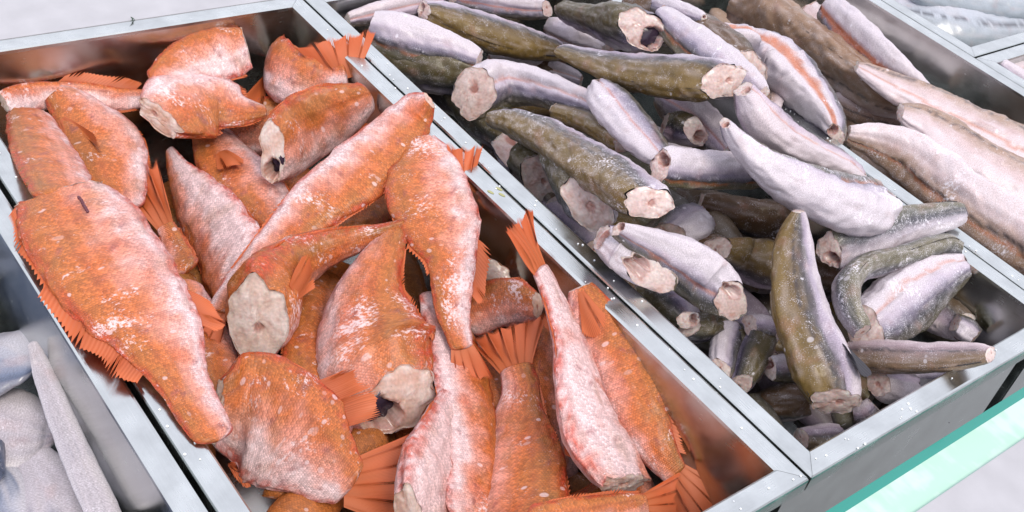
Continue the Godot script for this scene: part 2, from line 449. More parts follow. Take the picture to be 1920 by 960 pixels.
			P.append(base)
			UV.append(Vector2(float(c) / (cols - 1) * maxf(1.0, roundf(circ / 0.024)), arc / 0.024))
			UV2.append(uvo + Vector2(float(c) / (cols - 1) * circ / 0.17, arc / 0.17))
			var mot := noise.get_noise_3dv(np * 38.0 + Vector3(0, sd, 0)); var mot2 := fine.get_noise_3dv(np * 170.0 + Vector3(0, 0, sd))
			var x := cs * (1.0 if red else 1.4) - pink * 2.4 + (-0.04 if red else -0.16) + mot * (0.46 if red else 0.3) + mot2 * 0.06
			if not red: x -= 0.05
			var col := ramp(pal, x)
			if red:
				var blot := smoothstep(0.12, 0.5, noise.get_noise_3dv(np * 24.0 + Vector3(sd * 2.0, 5, 0)))
				col = col.lerp(Color(0.62, 0.12, 0.03), blot * 0.45)
				var gold := smoothstep(0.1, 0.5, noise.get_noise_3dv(np * 30.0 + Vector3(sd, 50, 9)))
				col = col.lerp(Color(0.4, 0.19, 0.06), gold * 0.3)
				var bruise := smoothstep(0.42, 0.55, noise.get_noise_3dv(np * 70.0 + Vector3(3, sd, 8)))
				col = col.lerp(Color(0.3, 0.085, 0.09), bruise * 0.6)
				var lat := absf(wrapf(th - PI / 2 + 0.5 - 0.12 * sin(arc * 12.0), -PI, PI))
				col = col.lerp(Color(0.4, 0.09, 0.035), 0.5 * smoothstep(0.1, 0.03, lat) * clampf(0.6 + mot2, 0.0, 1.0))
				var edge := smoothstep(0.72, 0.99, absf(cs))
				col = col.lerp(Color(0.6, 0.075, 0.03), edge * clampf(0.6 + 0.9 * mot2 + 0.5 * mot, 0.0, 0.95))
			else:
				var grainy := fine.get_noise_3d(cs * 16.0 + sd, sn * 16.0, arc * 22.0)
				col = col.lerp(col * 0.55, clampf(grainy * 0.7, 0.0, 0.4) * clampf(x * 1.5, 0.0, 1.0)).lerp(Color(0.62, 0.55, 0.56), clampf(-grainy * 0.7 - 0.1, 0.0, 0.25))
				var bl := smoothstep(0.3, 0.6, noise.get_noise_3dv(np * 30.0 + Vector3(7, sd * 2.0, 0)))
				col = col.lerp(Color(0.5, 0.24, 0.2), bl * 0.22)
				if kind == "flat":
					var rays := smoothstep(-0.1, 0.5, fine.get_noise_2d(cs * 26.0 + sd, arc * 12.0)) * (1.0 if o.get("pal") == "flatblue" else smoothstep(0.55, 0.9, float(ri) / rings.size()))
					col = col.lerp(Color(0.13, 0.17, 0.27), rays * 0.8 * smoothstep(0.0, 0.35, noise.get_noise_3dv(np * 14.0 + Vector3(sd, 0, 0)) + 0.08))
					col = col.lerp(Color(0.75, 0.72, 0.76), 0.35 * smoothstep(0.8, 0.97, absf(cs)))
				if kind != "flat":
					var ln := absf(wrapf(th - PI / 2 + 0.42 + 0.12 * mot + 0.1 * sin(arc * 18.0 + sd), -PI, PI))
					col = col.lerp(Color(0.045, 0.045, 0.06), 0.75 * smoothstep(0.13, 0.03, ln) * smoothstep(-0.2, 0.2, mot2 + 0.15))
			if has_stripe:
				var dth := absf(wrapf(th - PI / 2 - stripe + mot * 0.12, -PI, PI))
				var sw := stripew * (0.85 + 0.3 * mot2 + 0.3 * mot)
				col = col.lerp(Color(0.62, 0.17, 0.045), smoothstep(sw, sw * 0.45, dth) * (0.8 if stripew > 0.2 else 0.5))
			CO.append(col)
	var fk := "red0" if red else "grey0"
	var fa: float = o.get("frost", 0.0)
	if red and o.has("spots"): fk = "redspots"
	elif fa >= 0.4: fk = "red1" if red else "grey1"
	if kind == "flat": fk = "smooth" if o.get("pal") == "flatblue" else "grey0"
	if o.get("pal") == "slab": fk = "smooth"
	put("body", grid_mesh(P, cols, rings.size(), UV, UV2, CO, true, side < 0.0), M[fk], root)
	if cut0: cut_face(root, C[0], T[0], Dv[0], Lv[0], A[0], ratio, n0, -1.0, o, red, sd, origin)
	if cut1: cut_face(root, C[n], T[n], Dv[n], Lv[n], A[n], ratio, n1, 1.0, {"pal": o.get("pal", "pale")}, red, sd + 3.0, origin)
	if o.has("tail"): tail_fin(root, C[n] + T[n] * A[n] * 0.1, o.get("td", T[n]), Dv[n], Lv[n], A[n], A[n] * ratio, o.tail, sd)
	for q in o.get("fins", []): edge_fin(root, q, C, T, Dv, Lv, A, ratio, n, sd, not red)

func mid_wave(x: float, sd: float) -> float: return sin(x * 30.0 + sd)

func cut_face(root: Node3D, c0: Vector3, t: Vector3, d: Vector3, l: Vector3, a: float, ratio: float, nrm: Vector3, sgn: float, o: Dictionary, red: bool, sd: float, origin: Vector3):
	var ks := [1.0, 0.97, 0.92, 0.85, 0.76, 0.67, 0.58, 0.49, 0.4, 0.31, 0.22, 0.13, 0.05, 0.001]
	var cols := 49
	var P := PackedVector3Array(); var CO := PackedColorArray()
	var cav: bool = o.has("cav")
	var gut: bool = cav or (not red and fposmod(sd * 0.37, 1.0) < 0.4)
	var tan: bool = o.has("tan")
	var base_c := Color(0.74, 0.46, 0.36) if red else Color(0.78, 0.58, 0.54)
	if o.has("flesh"): base_c = Color(0.82, 0.62, 0.53)
	if tan: base_c = Color(0.66, 0.46, 0.29)
	for k: float in ks:
		for c in cols:
			var th := -PI / 2 + TAU * c / (cols - 1)
			var cs := cos(th); var sn := sin(th)
			var px := signf(cs) * pow(absf(cs), 0.95 if red else 1.0)
			var off: Vector3 = d * a * px + l * a * ratio * signf(sn) * pow(absf(sn), 1.22 if red else 1.0)
			off *= 0.84 + 0.26 * noise.get_noise_3d(cs * 0.75, sn * 0.75, sd + sgn)
			var rag := noise.get_noise_3d(cs * 2.2 + sd, sn * 2.2, sgn) * 0.1 * a
			var np0: Vector3 = c0 + off + origin
			var g := noise.get_noise_3dv(np0 * 55.0 + Vector3(sd, 0, 0))
			off += off.normalized() * g * (0.028 if red else 0.035) * a * 2.0 * pow(k, 3.0)
			off *= k
			var sh := -sgn * clampf(off.dot(nrm) / maxf(0.35, absf(t.dot(nrm))), -1.1 * a, 1.1 * a)
			var p: Vector3 = c0 + off + t * (sh + rag * pow(k, 5.0))
			var np := p + origin
			var e := 1.0 - pow(k, 6.0)
			var big := noise.get_noise_3dv((c0 + off + origin) * 60.0 + Vector3(0, 0, sd)); var sml := fine.get_noise_3dv(np * 300.0)
			var u := px * k; var v := sn * k
			var lip := exp(-pow((k - 0.93) / 0.045, 2.0))
			var disp := e * a * (0.03 * (1.0 - k * k) + 0.035 * big + 0.012 * sml) - lip * a * 0.035 * (0.6 + sml)
			var col := base_c.lerp(Color(0.86, 0.73, 0.69), clampf(0.5 + big * 1.6, 0, 1) * 0.75)
			var band := smoothstep(0.86, 1.0, absf(sin(u * 7.0 + absf(v) * 4.0 + big * 4.0)))
			col = col.lerp(Color(0.68, 0.4, 0.33), band * 0.3)
			disp -= band * a * 0.012
			var stain := smoothstep(0.15, 0.45, noise.get_noise_3dv(np * 120.0 + Vector3(sd, sd, 0)))
			col = col.lerp(Color(0.55, 0.24, 0.17), stain * (0.35 if red else 0.5))
			if gut:
				var q := Vector2((u + 0.42) / 0.34, v / 0.62).length() + big * 0.5
				var inside := smoothstep(1.05, 0.7, q)
				disp -= inside * a * 0.5
				col = col.lerp(Color(0.045, 0.025, 0.04) if cav else Color(0.3, 0.11, 0.09), inside * (0.75 + 0.25 * signf(sml)))
				col = col.lerp(Color(0.35, 0.08, 0.06), smoothstep(0.25, 0.0, absf(q - 1.05)) * 0.5)
			else:
				var q2 := Vector2(u + 0.15, v / 1.2).length() + big * 0.16
				var bone := smoothstep(0.16, 0.09, q2)
				col = col.lerp(Color(0.42, 0.13, 0.09), bone * 0.7)
				disp -= bone * a * 0.04
			if k > 0.96: col = col.lerp(Color(0.45, 0.2, 0.12), 0.25)
			P.append(p + t * sgn * disp); CO.append(col)
	var face := put("cut_face", grid_mesh(P, cols, ks.size(), PackedVector2Array(), PackedVector2Array(), CO, true, (t.cross(d)).dot(l) * sgn < 0.0), M.flesh, root)
	if cav:
		# dark lining left in the belly
		var sm2 := SphereMesh.new(); sm2.radius = 0.5; sm2.height = 1.0; sm2.radial_segments = 20; sm2.rings = 10
		var arr := sm2.get_mesh_arrays(); var vs: PackedVector3Array = arr[Mesh.ARRAY_VERTEX]
		for i in vs.size(): vs[i] *= 1.0 + 0.9 * noise.get_noise_3dv(vs[i] * 3.0 + Vector3(sd, 0, 0))
		arr[Mesh.ARRAY_VERTEX] = vs
		var am := ArrayMesh.new(); am.add_surface_from_arrays(Mesh.PRIMITIVE_TRIANGLES, arr)
		var ln := put("belly_lining", am, M.lining, face)
		var offc: Vector3 = d * a * -0.42 * 0.84
		ln.transform = Transform3D(Basis(d * a * 0.85, t * a * 0.35, l * a * ratio * 1.25), c0 + offc + t * (-sgn * offc.dot(nrm) / maxf(0.35, absf(t.dot(nrm))) - sgn * a * 0.3))

# a fin is a webbed fan: stiff rays with thinner membrane between, jagged at the tip
func fan(root: Node3D, called: String, base: Array, tips: Array, thick: Vector3, cola: Color, colb: Color, jag: float, sd: float):
	var st := SurfaceTool.new(); st.begin(Mesh.PRIMITIVE_TRIANGLES)
	var n := base.size()
	var rows := 7
	var Pt := []
	var Cl := []
	for s in [1.0, -1.0]:
		var g := []; var gc := []
		for i in n:
			var ray := i % 2 == 0
			var dice := absf(sin(i * 127.1 + sd * 3.7)); var dice2 := absf(sin(i * 53.3 + sd * 9.1))
			var f := 1.0 - (jag * dice * 0.8 if ray else jag * (0.45 + 0.7 * dice2) + 0.02 + (0.4 if dice > 0.96 else 0.0))
			var line := []; var lc := []
			for r in rows:
				var u := float(r) / (rows - 1)
				var p: Vector3 = (base[i] as Vector3).lerp(tips[i], u * f)
				p += thick.normalized() * (sin(u * 2.6 + float(i) / n * 5.0 + sd) * 0.09 + (dice - 0.5) * 0.003) * (tips[i] - base[i]).length() * u
				var e := (0.00016 if ray else 0.0001) * (1.0 - 0.6 * u)
				line.append(p + thick.normalized() * e * s)
				var w := clampf(u * 1.1 + 0.25 * sin(i * 3.3 + sd), 0, 1)
				var cc := cola.lerp(colb, w)
				lc.append(cc.lerp(Color(0.85, 0.36, 0.2) if cola.r > 0.2 else Color(0.2, 0.18, 0.2), 0.04 + 0.2 * dice) if ray else cc * (0.8 + 0.18 * dice2))
			g.append(line); gc.append(lc)
		for i in n - 1:
			for r in rows - 1:
				var quad := [[i, r], [i + 1, r], [i, r + 1], [i + 1, r], [i + 1, r + 1], [i, r + 1]]
				if s < 0: quad.reverse()
				for q in quad:
					st.set_color(gc[q[0]][q[1]]); st.add_vertex(g[q[0]][q[1]])
	st.generate_normals()
	put(called, st.commit(), M.fin, root)

func tail_fin(root: Node3D, at: Vector3, dir: Vector3, d: Vector3, l: Vector3, a: float, b: float, tl: Array, sd: float):
	var n := int(tl[2]) * 6 + 1
	var base := []; var tips := []
	dir = dir.normalized()
	var dd := (d - dir * d.dot(dir)).normalized()
	for i in n:
		var u := float(i) / (n - 1) * 2.0 - 1.0
		var an := deg_to_rad(tl[1]) * u
		base.append(at - dir * 0.004 + dd * a * 0.86 * u)
		var len: float = tl[0] * (0.84 + 0.16 * u * u)
		tips.append(at + dd * a * u + (dir * cos(an) + dd * sin(an)) * len)
	fan(root, "tail_fin", base, tips, l, Color(0.6, 0.16, 0.05), Color(0.68, 0.135, 0.035), 0.13, sd)

func edge_fin(root: Node3D, q: Array, C: Array, T: Array, Dv: Array, Lv: Array, A: Array, ratio: float, n: int, sd: float, dark: bool):
	# grey fish carry dark fins
	# [name, angle, t0, t1, length at start, length at end, lean, rays, jag]
	var an := deg_to_rad(q[1])
	var m := int(q[7]) * 3 / 2 * 2 + 1
	var base := []; var tips := []
	var mid: int = clampi(int((q[2] + q[3]) * 0.5 * n), 0, n)
	var along: Vector3 = T[mid]
	if absf(sin(an)) > 0.4:   # paired fins: narrow base across the flank, lying back along it
		var k := clampi(int(q[2] * n), 0, n - 1)
		for i in m:
			var u := float(i) / (m - 1) * 2.0 - 1.0
			var th := an + u * 0.2
			var outv: Vector3 = Dv[k] * A[k] * cos(th) + Lv[k] * A[k] * ratio * sin(th)
			var sp: float = u * 0.3
			var cen: Vector3 = (Dv[k] * cos(an) + Lv[k] * sin(an)).normalized()
			var across: Vector3 = cen.cross(T[k]).normalized()
			if across.dot(Dv[k]) * -sin(an) < 0.0: across = -across
			var dir: Vector3 = (T[k] * cos(sp) + across * sin(sp) + cen * cos(deg_to_rad(q[6])) * 0.35).normalized()
			var len: float = lerpf(q[4], q[5], u * 0.5 + 0.5) * (1.0 - 0.25 * u * u)
			base.append(C[k] + outv * 0.97); tips.append(C[k] + outv + cen * 0.002 + dir * len * 1.35)
		fan(root, q[0], base, tips, (Dv[k] * cos(an) + Lv[k] * sin(an)), Color(0.05, 0.05, 0.06) if dark else Color(0.52, 0.12, 0.035), Color(0.03, 0.03, 0.04) if dark else Color(0.66, 0.16, 0.045), q[8], sd)
		return
	for i in m:
		var u := float(i) / (m - 1)
		var x: float = lerpf(q[2], q[3], u) * n
		var k := clampi(int(x), 0, n - 1); var fr := clampf(x - k, 0.0, 1.0)
		var c: Vector3 = (C[k] as Vector3).lerp(C[k + 1], fr)
		var a: float = lerpf(A[k], A[k + 1], fr)
		var outv: Vector3 = (Dv[k] * cos(an) + Lv[k] * sin(an)).normalized()
		var r := a * ratio / sqrt(pow(ratio * cos(an), 2) + pow(sin(an), 2))
		var lean := deg_to_rad(q[6])
		var dir: Vector3 = outv * cos(lean) + T[k] * sin(lean)
		var len: float = lerpf(q[4], q[5], u) * (1.0 - 0.45 * pow(absf(u - 0.45) * 1.8, 4.0))
		base.append(c + outv * r * 0.93); tips.append(c + outv * r * 0.95 + dir * len)
	var th: Vector3 = Lv[mid]
	if dark: fan(root, q[0], base, tips, th, Color(0.05, 0.05, 0.06), Color(0.03, 0.03, 0.04), q[8], sd)
	else: fan(root, q[0], base, tips, th, Color(0.52, 0.11, 0.035), Color(0.7, 0.16, 0.045), q[8], sd)

func deep_layer():
	# what shows through the gaps: the lower layer of each heap
	var r := RandomNumberGenerator.new(); r.seed = 21
	for s in [[0.3285, 0.8715, "red", 46, "lower layer of orange fish deep in the heap"], [0.8755, 1.4175, "grey", 84, "lower layer of dark olive fish deep in the heap"], [1.4215, 1.9635, "grey", 36, "lower layer of pinkish fish deep in the right bin"], [-0.218, 0.3235, "grey", 110, "lower layer of bluish fish deep in the left bin"]]:
		var P := PackedVector3Array(); var st := SurfaceTool.new(); st.begin(Mesh.PRIMITIVE_TRIANGLES)
		var red: bool = s[2] == "red"
		for i in int(s[3]):
			var c := Vector3(r.randf_range(s[0] + (0.1 if s[0] > 0.0 else 0.06), s[1] - (0.1 if s[0] > 0.0 else 0.06)) * K, 0, r.randf_range(-1.29, -0.42) * K)
			var yaw := r.randf() * TAU
			if absf(cos(yaw)) > 0.5 and (c.x < (s[0] + 0.15) * K or c.x > (s[1] - 0.15) * K): yaw = PI / 2 + r.randf_range(-0.4, 0.4)
			var half := r.randf_range(0.04, 0.06); var rad := r.randf_range(0.016, 0.024)
			c.y = r.randf_range(-0.145, -0.108) + (0.02 if s[0] > 1.4 else (0.034 if s[0] > 0.8 else (0.022 if s[0] < 0.0 else 0.004)))
			var dirv := Vector3(cos(yaw), r.randf_range(-0.15, 0.15), sin(yaw)).normalized()
			var sidev := dirv.cross(Vector3.UP).normalized(); var upv := sidev.cross(dirv)
			var tone := r.randf()
			var grid := []
			for a in 11:
				var u := a / 10.0 * 2.0 - 1.0
				var w := rad * sqrt(maxf(0.0, 1.0 - pow(absf(u), 5.0))) * (1.0 - 0.35 * u)
				var row := []
				for b in 15:
					var th := TAU * b / 14.0
					row.append([c + dirv * half * u + sidev * cos(th) * w + upv * sin(th) * w * 0.75, th, a])
				grid.append(row)
			for a in 10:
				for b in 14:
					for q in [[a, b], [a, b + 1], [a + 1, b], [a, b + 1], [a + 1, b + 1], [a + 1, b]]:
						var e: Array = grid[q[0]][q[1]]
						st.set_color(ramp(RED if red else PAL[["brown", "pink", "olive", "pale"][i % 4] if s[0] < 1.4 and s[0] > 0.0 else ("flatblue" if s[0] < 0.0 else "pinkbrown")], sin(e[1]) * 0.5 + tone - 0.3))
						st.set_uv(Vector2(e[1] / TAU * 4.0, e[2] * 0.5)); st.set_uv2(Vector2(e[1] / TAU + tone * 7.0, e[2] * 0.06 + i))
						st.add_vertex(e[0])
		st.index(); st.generate_normals()
		var o := put("lower_fish", st.commit(), M.red0 if red else M.grey0, self)
		o.set_meta("kind", "stuff"); o.set_meta("label", s[4]); o.set_meta("category", "fish")

func crumbs():
	# a herb sprig, and loose ice crumbs on the rims
	var c := SurfaceTool.new(); c.begin(Mesh.PRIMITIVE_TRIANGLES)
	var r := RandomNumberGenerator.new(); r.seed = 5
	var lines := [[0.8715, 0.013], [0.8755, -0.013], [1.4175, 0.012], [0.3285, -0.012], [1.4215, -0.01]]
	for i in 150:
		var p: Vector3
		if i < 110:
			var q: Array = lines[i % 5]
			p = Vector3((q[0] - q[1] * r.randf_range(0.1, 1.6)) * K, 0.0004, r.randf_range(-1.3, -0.34) * K)
		else:
			p = Vector3(r.randf_range(0.36, 1.4) * K, 0.0004, (-0.319 - 0.013 * r.randf_range(0.1, 1.6)) * K)
		var s := r.randf_range(0.0004, 0.0011)
		var bm := SphereMesh.new(); bm.radius = s; bm.height = s * 1.3; bm.radial_segments = 6; bm.rings = 3
		c.append_from(bm, 0, Transform3D(Basis(Vector3.UP, r.randf() * TAU), p))
	var im := mat(Color(0.85, 0.87, 0.9), 0.25)
	var o := put("ice_crumbs", c.commit(), im, self)
	o.set_meta("kind", "stuff"); o.set_meta("label", "loose ice crumbs scattered on the steel rims"); o.set_meta("category", "ice")
	var sc := thing("skin_scrap", "dark purple scrap stuck on the biggest orange fish", "scrap", Vector3(0.2438, 0.0301, -0.6303))
	var bits := [Vector3(0.0004, 0, -0.0103), Vector3(0.0004, 0.0007, -0.0048), Vector3(0, 0, 0), Vector3(-0.0003, 0.0004, 0.0043), Vector3(-0.0002, -0.0003, 0.0079)]
	var bs := SurfaceTool.new(); bs.begin(Mesh.PRIMITIVE_TRIANGLES)
	for i in bits.size() - 1:
		for j in 5:
			var q: Vector3 = (bits[i] as Vector3).lerp(bits[i + 1], j / 5.0)
			var sp := SphereMesh.new(); sp.radius = 0.0009 + 0.0005 * absf(sin(i * 2.1 + j)); sp.height = sp.radius * 1.8; sp.radial_segments = 8; sp.rings = 4
			bs.append_from(sp, 0, Transform3D(Basis(), q))
	put("strip", bs.commit(), mat(Color(0.1, 0.018, 0.03), 0.35), sc)
	for q in [Vector3(0.56, 0.0003, -0.561), Vector3(0.5698, 0.0003, -0.5618), Vector3(0.5669, 0.0003, -0.5542)]:
		var dm := SphereMesh.new(); dm.radius = 0.0028; dm.height = 0.0003; dm.radial_segments = 14; dm.rings = 4
		var mk := put("worn_mark", dm, mat(Color(0.34, 0.34, 0.15), 0.5), get_node("steel_bin_001"))
		mk.transform = Transform3D(Basis(Vector3.UP, 0.35).scaled_local(Vector3(0.55, 1, 1.25)), q - get_node("steel_bin_001").position)
	var h := thing("herb_sprig", "tiny dark green herb sprig on the back rim", "herb", Vector3(0.3986, 0.0005, -0.902))
	var g := mat(Color(0.03, 0.07, 0.035), 0.6)
	for k in 4:
		var st := CylinderMesh.new(); st.top_radius = 0.0002; st.bottom_radius = 0.00045; st.height = 0.009 - k * 0.0012; st.radial_segments = 6; st.rings = 1
		var leaf := put("leaf" if k else "stem", st, g, h)
		leaf.transform = Transform3D(Basis.from_euler(Vector3(1.3, -0.9 + k * 0.55, 0.2 * k)), Vector3(0.0005 * k, 0.0008 + 0.0003 * k, -0.001 * k))

func pile():
	fish("pale", "pale bluish fish slab at the top right corner", [1.3728, -0.0328, -0.7059, 0.0279, 1.4108, -0.0318, -0.671, 0.0478, 1.473, -0.0306, -0.6432, 0.0538, 1.5545, -0.0293, -0.6169, 0.0542], Vector3(-0.414, -0.306, 0.857), -1, 0.5, {"pal": "slab"})
	fish("pale", "second bluish slab behind at top right", [1.3975, -0.0012, -0.7137, 0.0363, 1.4676, 0.0014, -0.675, 0.0459, 1.5487, 0.0042, -0.6324, 0.0465], Vector3(-0.438, -0.33, 0.836), -1, 0.5, {"pal": "slab"})
	fish("pale", "small pinkish fish bits in the far right bin", [1.3458, -0.0192, -0.5256, 0.012, 1.3865, -0.0214, -0.5222, 0.0167, 1.4285, -0.0236, -0.5187, 0.017], Vector3(-0.095, -0.29, 0.952), -1, 0.5, {"pal": "pinkbrown"})
	fish("pale", "pale fish end lower in the far right bin", [1.3302, -0.0075, -0.5302, 0.0094, 1.3558, -0.0227, -0.5026, 0.0146, 1.4022, -0.0353, -0.4884, 0.016], Vector3(-0.473, -0.843, 0.257), -1, 0.5, {"pal": "pale"})
	fish("pale", "pinkish fish low at back of the right bin", [1.2426, -0.0538, -0.7675, 0.0352, 1.2207, -0.0552, -0.6664, 0.034, 1.2119, -0.0565, -0.5822, 0.0331], Vector3(-0.878, -0.454, -0.152), -1, 0.5, {"c0": Vector3(0.02, 0.13, -0.99), "c1": Vector3(-0.27, 0.08, 0.96), "pal": "pinkbrown"})
	fish("pale", "brownish small fish between two big ones at divider", [1.1682, -0.059, -0.6743, 0.022, 1.1702, -0.0565, -0.6337, 0.0281, 1.1685, -0.0541, -0.5958, 0.0252], Vector3(-0.865, 0.501, -0.028), 1, 0.5, {"c0": Vector3(-0.27, 0.04, -0.96), "c1": Vector3(-0.21, 0.15, 0.97), "pal": "pinkbrown"})
	fish("pale", "lilac fish pressed against the divider, middle of right bin", [1.1208, -0.0575, -0.6083, 0.0112, 1.1427, -0.0581, -0.5777, 0.0187, 1.1712, -0.0587, -0.5426, 0.0174], Vector3(-0.383, -0.88, 0.279), -1, 0.5, {"c0": Vector3(-0.74, 0.12, -0.67), "c1": Vector3(0.44, 0.1, 0.89), "pal": "pinkbrown"})
	fish("pale", "narrow brown edged fish below the large frosty one", [1.0657, -0.063, -0.5319, 0.0127, 1.0641, -0.0617, -0.4838, 0.0214, 1.0656, -0.0604, -0.4385, 0.0211], Vector3(-1, 0.02, -0.002), -1, 0.5, {"c0": Vector3(-0.18, 0.1, -0.98), "c1": Vector3(-0.16, 0.13, 0.98), "pal": "pinkbrown"})
	fish("pale", "pale fish tip at lower right beyond the divider", [1.0428, -0.0599, -0.3597, 0.011, 1.0569, -0.0583, -0.3269, 0.0163, 1.0738, -0.0565, -0.2904, 0.0194], Vector3(-0.293, -0.94, 0.176), -1, 0.5, {"c0": Vector3(-0.58, 0.08, -0.81), "c1": Vector3(0.21, 0.17, 0.96), "pal": "pinkbrown"})
	fish("pale", "long brown backed fish at back of the right bin", [1.1354, -0.032, -0.7971, 0.0508, 1.1468, -0.0316, -0.7408, 0.0604, 1.1472, -0.0311, -0.6791, 0.0552, 1.1433, -0.0306, -0.6168, 0.047, 1.1388, -0.0302, -0.5649, 0.0364, 1.1442, -0.0299, -0.5347, 0.0221], Vector3(-0.766, 0.642, 0.021), 1, 0.5, {"c0": Vector3(-0.41, 0.1, -0.91), "c1": Vector3(-0.02, 0.11, 0.99), "fins": [["dorsal_fin", 0, 0.12, 0.94, 0.0036, 0.0051, 66, 22, 0.5]], "pal": "pinkbrown"})
	fish("pale", "slit white fish with orange seam leaning on the far wall", [1.1655, 0.0113, -0.6939, 0.02, 1.1532, 0.0066, -0.6437, 0.0291, 1.1473, 0.0008, -0.5876, 0.026, 1.1538, -0.0035, -0.5511, 0.0176, 1.1657, -0.0075, -0.521, 0.0078], Vector3(-0.006, -0.994, -0.108), -1, 0.5, {"c0": Vector3(0.04, 0.21, -0.98), "c1": Vector3(0.15, -0.02, 0.99), "fins": [["dorsal_fin", 0, 0.12, 0.94, 0.0036, 0.005, 66, 22, 0.5]], "pal": "pale", "stripe": 0, "stripew": 0.35})
	fish("pale", "long pinkish fish with orange cavity tip along the far wall", [1.095, 0.0064, -0.5843, 0.0113, 1.111, 0.001, -0.5522, 0.0224, 1.1366, -0.0058, -0.5146, 0.0308, 1.1613, -0.0126, -0.4764, 0.0363, 1.1859, -0.0194, -0.4384, 0.0419, 1.2108, -0.0268, -0.3969, 0.0465], Vector3(0.854, 0.053, -0.518), 1, 0.5, {"c0": Vector3(-0.62, 0.24, -0.75), "c1": Vector3(0.3, -0.05, 0.95), "fins": [["dorsal_fin", 0, 0.12, 0.94, 0.0035, 0.0049, 66, 22, 0.5]], "pal": "pinkbrown", "stripe": 40})
	fish("pale", "pinkish brown fish second from the far wall", [1.0804, -0.0022, -0.5065, 0.014, 1.1027, -0.0083, -0.478, 0.027, 1.1179, -0.0185, -0.4226, 0.0329, 1.146, -0.0286, -0.3733, 0.0357, 1.163, -0.0348, -0.3432, 0.0356], Vector3(0.888, 0.216, -0.406), 1, 0.5, {"c0": Vector3(-0.74, 0.25, -0.62), "c1": Vector3(0.28, -0.07, 0.96), "fins": [["dorsal_fin", 0, 0.12, 0.94, 0.0034, 0.0047, 66, 22, 0.5]], "pal": "pinkbrown"})
	fish("pale", "large frosty fish with orange seam near the divider", [1.0065, -0.0187, -0.5146, 0.0101, 1.0325, -0.0208, -0.4957, 0.0186, 1.0554, -0.0241, -0.4569, 0.028, 1.0535, -0.0286, -0.3929, 0.03, 1.0644, -0.0335, -0.3296, 0.0299, 1.0681, -0.0364, -0.2923, 0.0295], Vector3(-0.484, -0.873, 0.065), -1, 0.5, {"c0": Vector3(-0.89, 0.16, -0.43), "c1": Vector3(-0.11, 0.04, 0.99), "fins": [["dorsal_fin", 0, 0.12, 0.94, 0.0032, 0.0045, 66, 22, 0.5]], "pal": "pinkbrown", "stripe": -35, "frost": 1})
	fish("pale", "grey cut stump resting across the divider", [0.9978, -0.0023, -0.6171, 0.0105, 0.9537, 0.004, -0.5839, 0.0118, 0.9164, 0.0096, -0.5564, 0.0092], Vector3(-0.602, -0.06, -0.796), -1, 0.5, {"c0": Vector3(0.78, -0.01, -0.62), "c1": Vector3(-0.8, 0.19, 0.57), "pal": "pinkbrown"})
	fish("pale", "opened fish with bright orange edge lying over the divider", [0.915, 0.0246, -0.665, 0.0337, 0.9607, 0.0204, -0.647, 0.0492, 0.9777, 0.0159, -0.6064, 0.0632, 0.9748, 0.012, -0.5636, 0.051, 0.9662, 0.0086, -0.525, 0.0325, 0.9526, 0.0063, -0.4982, 0.0159], Vector3(0.837, -0.49, -0.243), 1, 0.5, {"c0": Vector3(-0.96, 0.17, -0.2), "c1": Vector3(-0.55, 0.03, 0.84), "fins": [["dorsal_fin", 0, 0.12, 0.94, 0.0032, 0.0044, 66, 22, 0.5]], "pal": "pale", "stripe": 50, "stripew": 0.35})
	fish("grey", "dark fish tail deep under the white curved fish", [0.7579, -0.0724, -0.4858, 0.0268, 0.7961, -0.072, -0.4434, 0.0302, 0.8353, -0.0717, -0.4089, 0.0304, 0.8748, -0.0714, -0.3741, 0.0271], Vector3(-0.311, 0.896, 0.318), 1, 0.66, {"c0": Vector3(-0.79, 0.13, -0.6), "c1": Vector3(0.59, 0.15, 0.79), "pal": "brown"})
	fish("grey", "dark fish deep in the front corner hollow", [0.7457, -0.0734, -0.3437, 0.0279, 0.7617, -0.0734, -0.3073, 0.031, 0.7774, -0.0734, -0.2716, 0.0273], Vector3(-0.66, 0.693, 0.291), 1, 0.66, {"c0": Vector3(-0.57, 0.15, -0.81), "c1": Vector3(0.21, 0.15, 0.97), "pal": "blue"})
	fish("grey", "dark fish deep below the two cut pale pieces", [0.6566, -0.0727, -0.4592, 0.0244, 0.6739, -0.0729, -0.4213, 0.0295, 0.7001, -0.0732, -0.3799, 0.0293, 0.7116, -0.0734, -0.3389, 0.0263], Vector3(-0.529, 0.812, 0.247), 1, 0.66, {"c0": Vector3(-0.58, 0.16, -0.8), "c1": Vector3(0.09, 0.14, 0.99), "pal": "blue"})
	fish("grey", "dark blue fish low behind the round cut steak", [0.7097, -0.0718, -0.8135, 0.031, 0.7027, -0.0716, -0.7458, 0.033, 0.7135, -0.0714, -0.6957, 0.0319], Vector3(-0.664, 0.747, 0.02), 1, 0.66, {"c0": Vector3(-0.05, 0.15, -0.99), "c1": Vector3(0.05, 0.12, 0.99), "pal": "blue"})
	fish("grey", "purple fish low beside the divider under the steak", [0.6707, -0.079, -0.6556, 0.0197, 0.6682, -0.079, -0.593, 0.0214, 0.6755, -0.0789, -0.53, 0.021], Vector3(-0.929, -0.369, 0.036), -1, 0.66, {"c0": Vector3(-0.12, 0.16, -0.98), "c1": Vector3(-0.04, 0.13, 0.99), "pal": "blue"})
	fish("grey", "lilac fish deep under the olive tail at far side", [0.846, -0.0765, -0.6646, 0.0206, 0.8563, -0.0705, -0.6101, 0.0223, 0.8986, -0.0637, -0.5737, 0.0223], Vector3(-0.384, -0.858, 0.343), -1, 0.66, {"c0": Vector3(-0.39, 0.02, -0.92), "c1": Vector3(0.58, 0.25, 0.78), "pal": "pale"})
